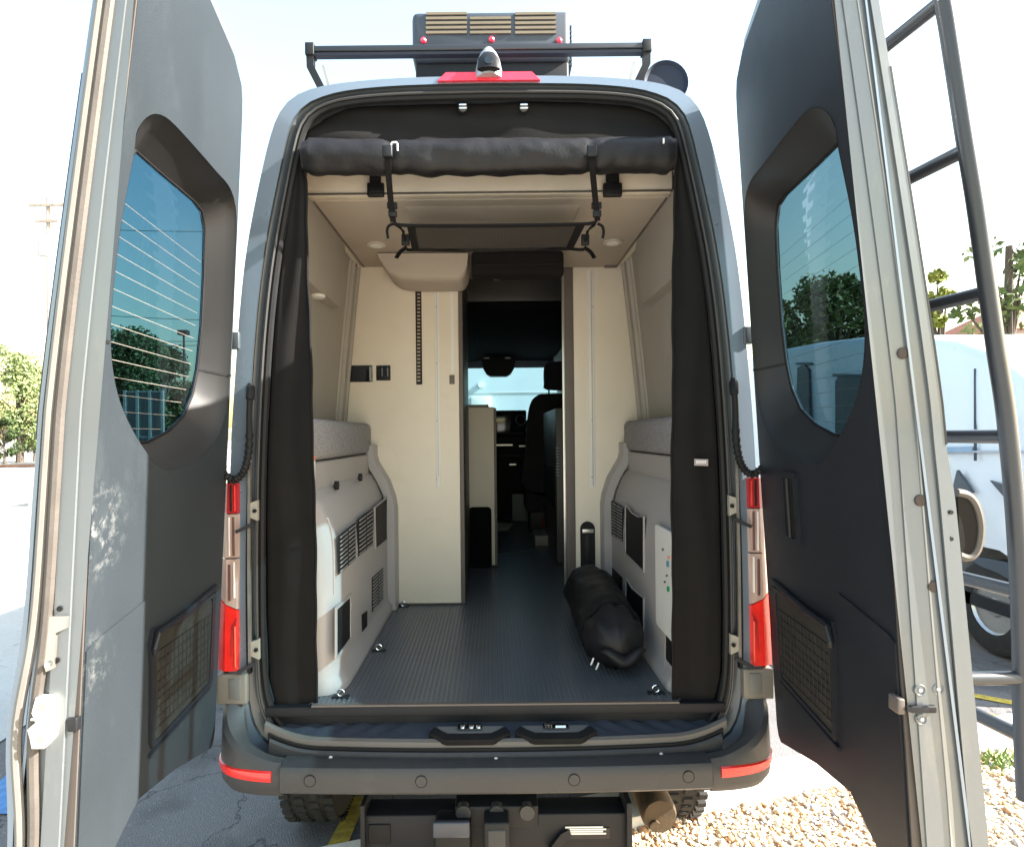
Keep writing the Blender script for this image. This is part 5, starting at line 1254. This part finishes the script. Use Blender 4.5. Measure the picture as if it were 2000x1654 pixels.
# utility pole
ux, uy, uh = tp(99, 378, 34)
up_ = thing('utility_pole', (ux, uy, 0), 'pale wooden utility pole with cross arms and a transformer left of the open door', 'utility pole')
PW = mat('weathered_pole_wood', (.30, .26, .22), .9, 0, .2, 5)
MB().tube([(ux, uy, -.02), (ux, uy, uh)], [.16, .11], 10).build('pole', PW, up_)
for z, hw_ in ((uh-.45, 1.0), (uh-1.35, .65)):
    MB().box(ux-hw_, ux+hw_, uy-.16, uy-.04, z-.07, z+.07).build('cross_arm', PW, up_)
    for k in (-.9, -.35, .35, .9): MB().tube([(ux+hw_*k, uy-.1, z+.07), (ux+hw_*k, uy-.1, z+.17), (ux+hw_*k, uy-.1, z+.22)], [.035, .06, .03], 8).build('insulator', STEEL, up_)
MB().tube([(ux-.05, uy-.38, uh-3.4), (ux-.05, uy-.38, uh-2.3)], .26, 14).build('transformer', mat('transformer_grey', (.45, .47, .46), .5), up_)
# overhead wires
for i, (ya, yb) in enumerate(((556, 600), (628, 632), (638, 640), (402, 404))):
    Zc = 34; a_ = Vector((gx(-260, Zc), Zc-BACK, EYE+(CYP-ya)*Zc/F)); c_ = Vector((gx(620, Zc), Zc-BACK+3, EYE+(CYP-yb-6)*Zc/F))
    pts = [a_.lerp(c_, t/12)+Vector((0, 0, -.5*math.sin(math.pi*t/12))) for t in range(13)]
    tag(MB().tube(pts, .018, 5).build('overhead_wire', BLK), ['thin slack overhead wire crossing level with the upper transformer', 'upper of the two close overhead wires above the trees', 'lower of the two close overhead wires above the trees', 'highest faint wire crossing near the pole top'][i], 'wire', 'overhead wires left of the van')
# street lamp through the left window
sx_, sy2, sh = tp(361, 642, 30)
lm = thing('street_lamp', (sx_, sy2, 0), 'dark car-park lamp post with a box head, seen through the left door window', 'street lamp')
MB().cyl((sx_, sy2, 0), (sx_, sy2, sh-.1), .07, 10, .05).build('lamp_post', BLKM, lm)
MB().box(sx_-.26, sx_+.24, sy2-.15, sy2+.15, sh-.16, sh+.08, bev=.03).build('lamp_head', BLKM, lm)
# gate / enclosure and white pickup behind it
gx0, gx1 = gx(245, 24), gx(318, 24); gy = 24-BACK; gt = EYE+(CYP-755)*24/F
fe = thing('metal_gate', ((gx0+gx1)/2, gy, 0), 'tall grey metal gate seen low in the left door window', 'gate')
GM = mat('gate_grey', (.22, .25, .23), .6, .2)
MB().box(gx0, gx1, gy, gy+.04, .1, gt-.08).build('gate_panel', mat('gate_dark', (.07, .085, .08), .6), fe, smooth=0)
for k in range(4): x = gx0+(gx1-gx0)*k/3; MB().box(x-.05, x+.05, gy-.05, gy+.05, 0, gt).build('gate_post', GM, fe, smooth=0)
for z in (.25, gt*.5, gt-.06): MB().box(gx0, gx1, gy-.03, gy-.002, z-.03, z+.03).build('gate_rail', GM, fe, smooth=0)
hx0 = gx(318, 26)
pk_ = thing('pickup_truck', (gx(342, 27), 27-BACK, 0), 'white pickup truck parked beyond the gate in the left door window', 'pickup truck')
px_, py_ = gx(342, 27), 27-BACK
MB().box(px_-2.0, px_+2.4, py_, py_+1.8, .5, 1.25, bev=.12).build('truck_body', WHT, pk_)
MB().loft([[Vector((px_-1.1, py_+.1, 1.25)), Vector((px_+.7, py_+.1, 1.25)), Vector((px_+.7, py_+1.7, 1.25)), Vector((px_-1.1, py_+1.7, 1.25))], [Vector((px_-.6, py_+.25, 1.85)), Vector((px_+.5, py_+.25, 1.85)), Vector((px_+.5, py_+1.55, 1.85)), Vector((px_-.6, py_+1.55, 1.85))]], caps=True).build('truck_cab', TINT, pk_)
for k in (-1.3, 1.6): MB().cyl((px_+k, py_-.02, .38), (px_+k, py_+.2, .38), .38, 18).build('truck_wheel', TYRE, pk_)
# house with red roof at the right edge
hx_, hy_ = gx(1990, 46), 46-BACK
hs = thing('house', (hx_, hy_, 0), 'pale house with a red tiled roof at the far right edge', 'house')
zt_ = EYE+(CYP-655)*46/F
MB().box(hx_-1.2, hx_+9, hy_, hy_+8, 0, zt_).build('wall', mat('pink_stucco', (.55, .46, .42), .9), hs, smooth=0)
MB().loft([[Vector((hx_-1.9, hy_-.7, zt_)), Vector((hx_+9.7, hy_-.7, zt_)), Vector((hx_+9.7, hy_+8.7, zt_)), Vector((hx_-1.9, hy_+8.7, zt_))], [Vector((hx_+1.5, hy_+4, zt_+2.4)), Vector((hx_+6, hy_+4, zt_+2.4)), Vector((hx_+6, hy_+4.1, zt_+2.4)), Vector((hx_+1.5, hy_+4.1, zt_+2.4))]], caps=True).build('roof', mat('red_roof_tile', (.42, .16, .10), .85, 0, .2, 3), hs, smooth=0)
for k in (0, 3): MB().box(hx_+k, hx_+k+1.2, hy_-.03, hy_+.02, zt_-2.2, zt_-.8).build('window', TINT, hs, smooth=0)
# white building ahead of the windscreen
wbx = thing('white_building', (0, 13, 0), 'plain white building wall seen through the windscreen down the aisle', 'building')
WB = mat('white_stucco', (.48, .54, .58), .9, 0, .03, 2)
MB().box(-4.5, 2.4, 13, 19, 0, 6).build('wall', WB, wbx, smooth=0)
a_, c_ = W(920, 775, 12.98), W(960, 830, 12.98); MB().box(a_.x, c_.x, 12.9, 12.999, c_.z, a_.z, bev=.01).build('service_box', mat('box_white', (.62, .62, .58), .7), wbx)
a_ = W(939, 752, 12.98); MB().tube([(a_.x, 12.999, a_.z), (a_.x, 12.93, a_.z)], .07, 12).build('wall_light', WHITEP, wbx)
MB().box(-4.5, 2.4, 12.985, 12.999, W(940, 768, 12.99).z, W(940, 767, 12.99).z).build('wall_joint', mat('joint_grey', (.5, .52, .52), .8), wbx, smooth=0)
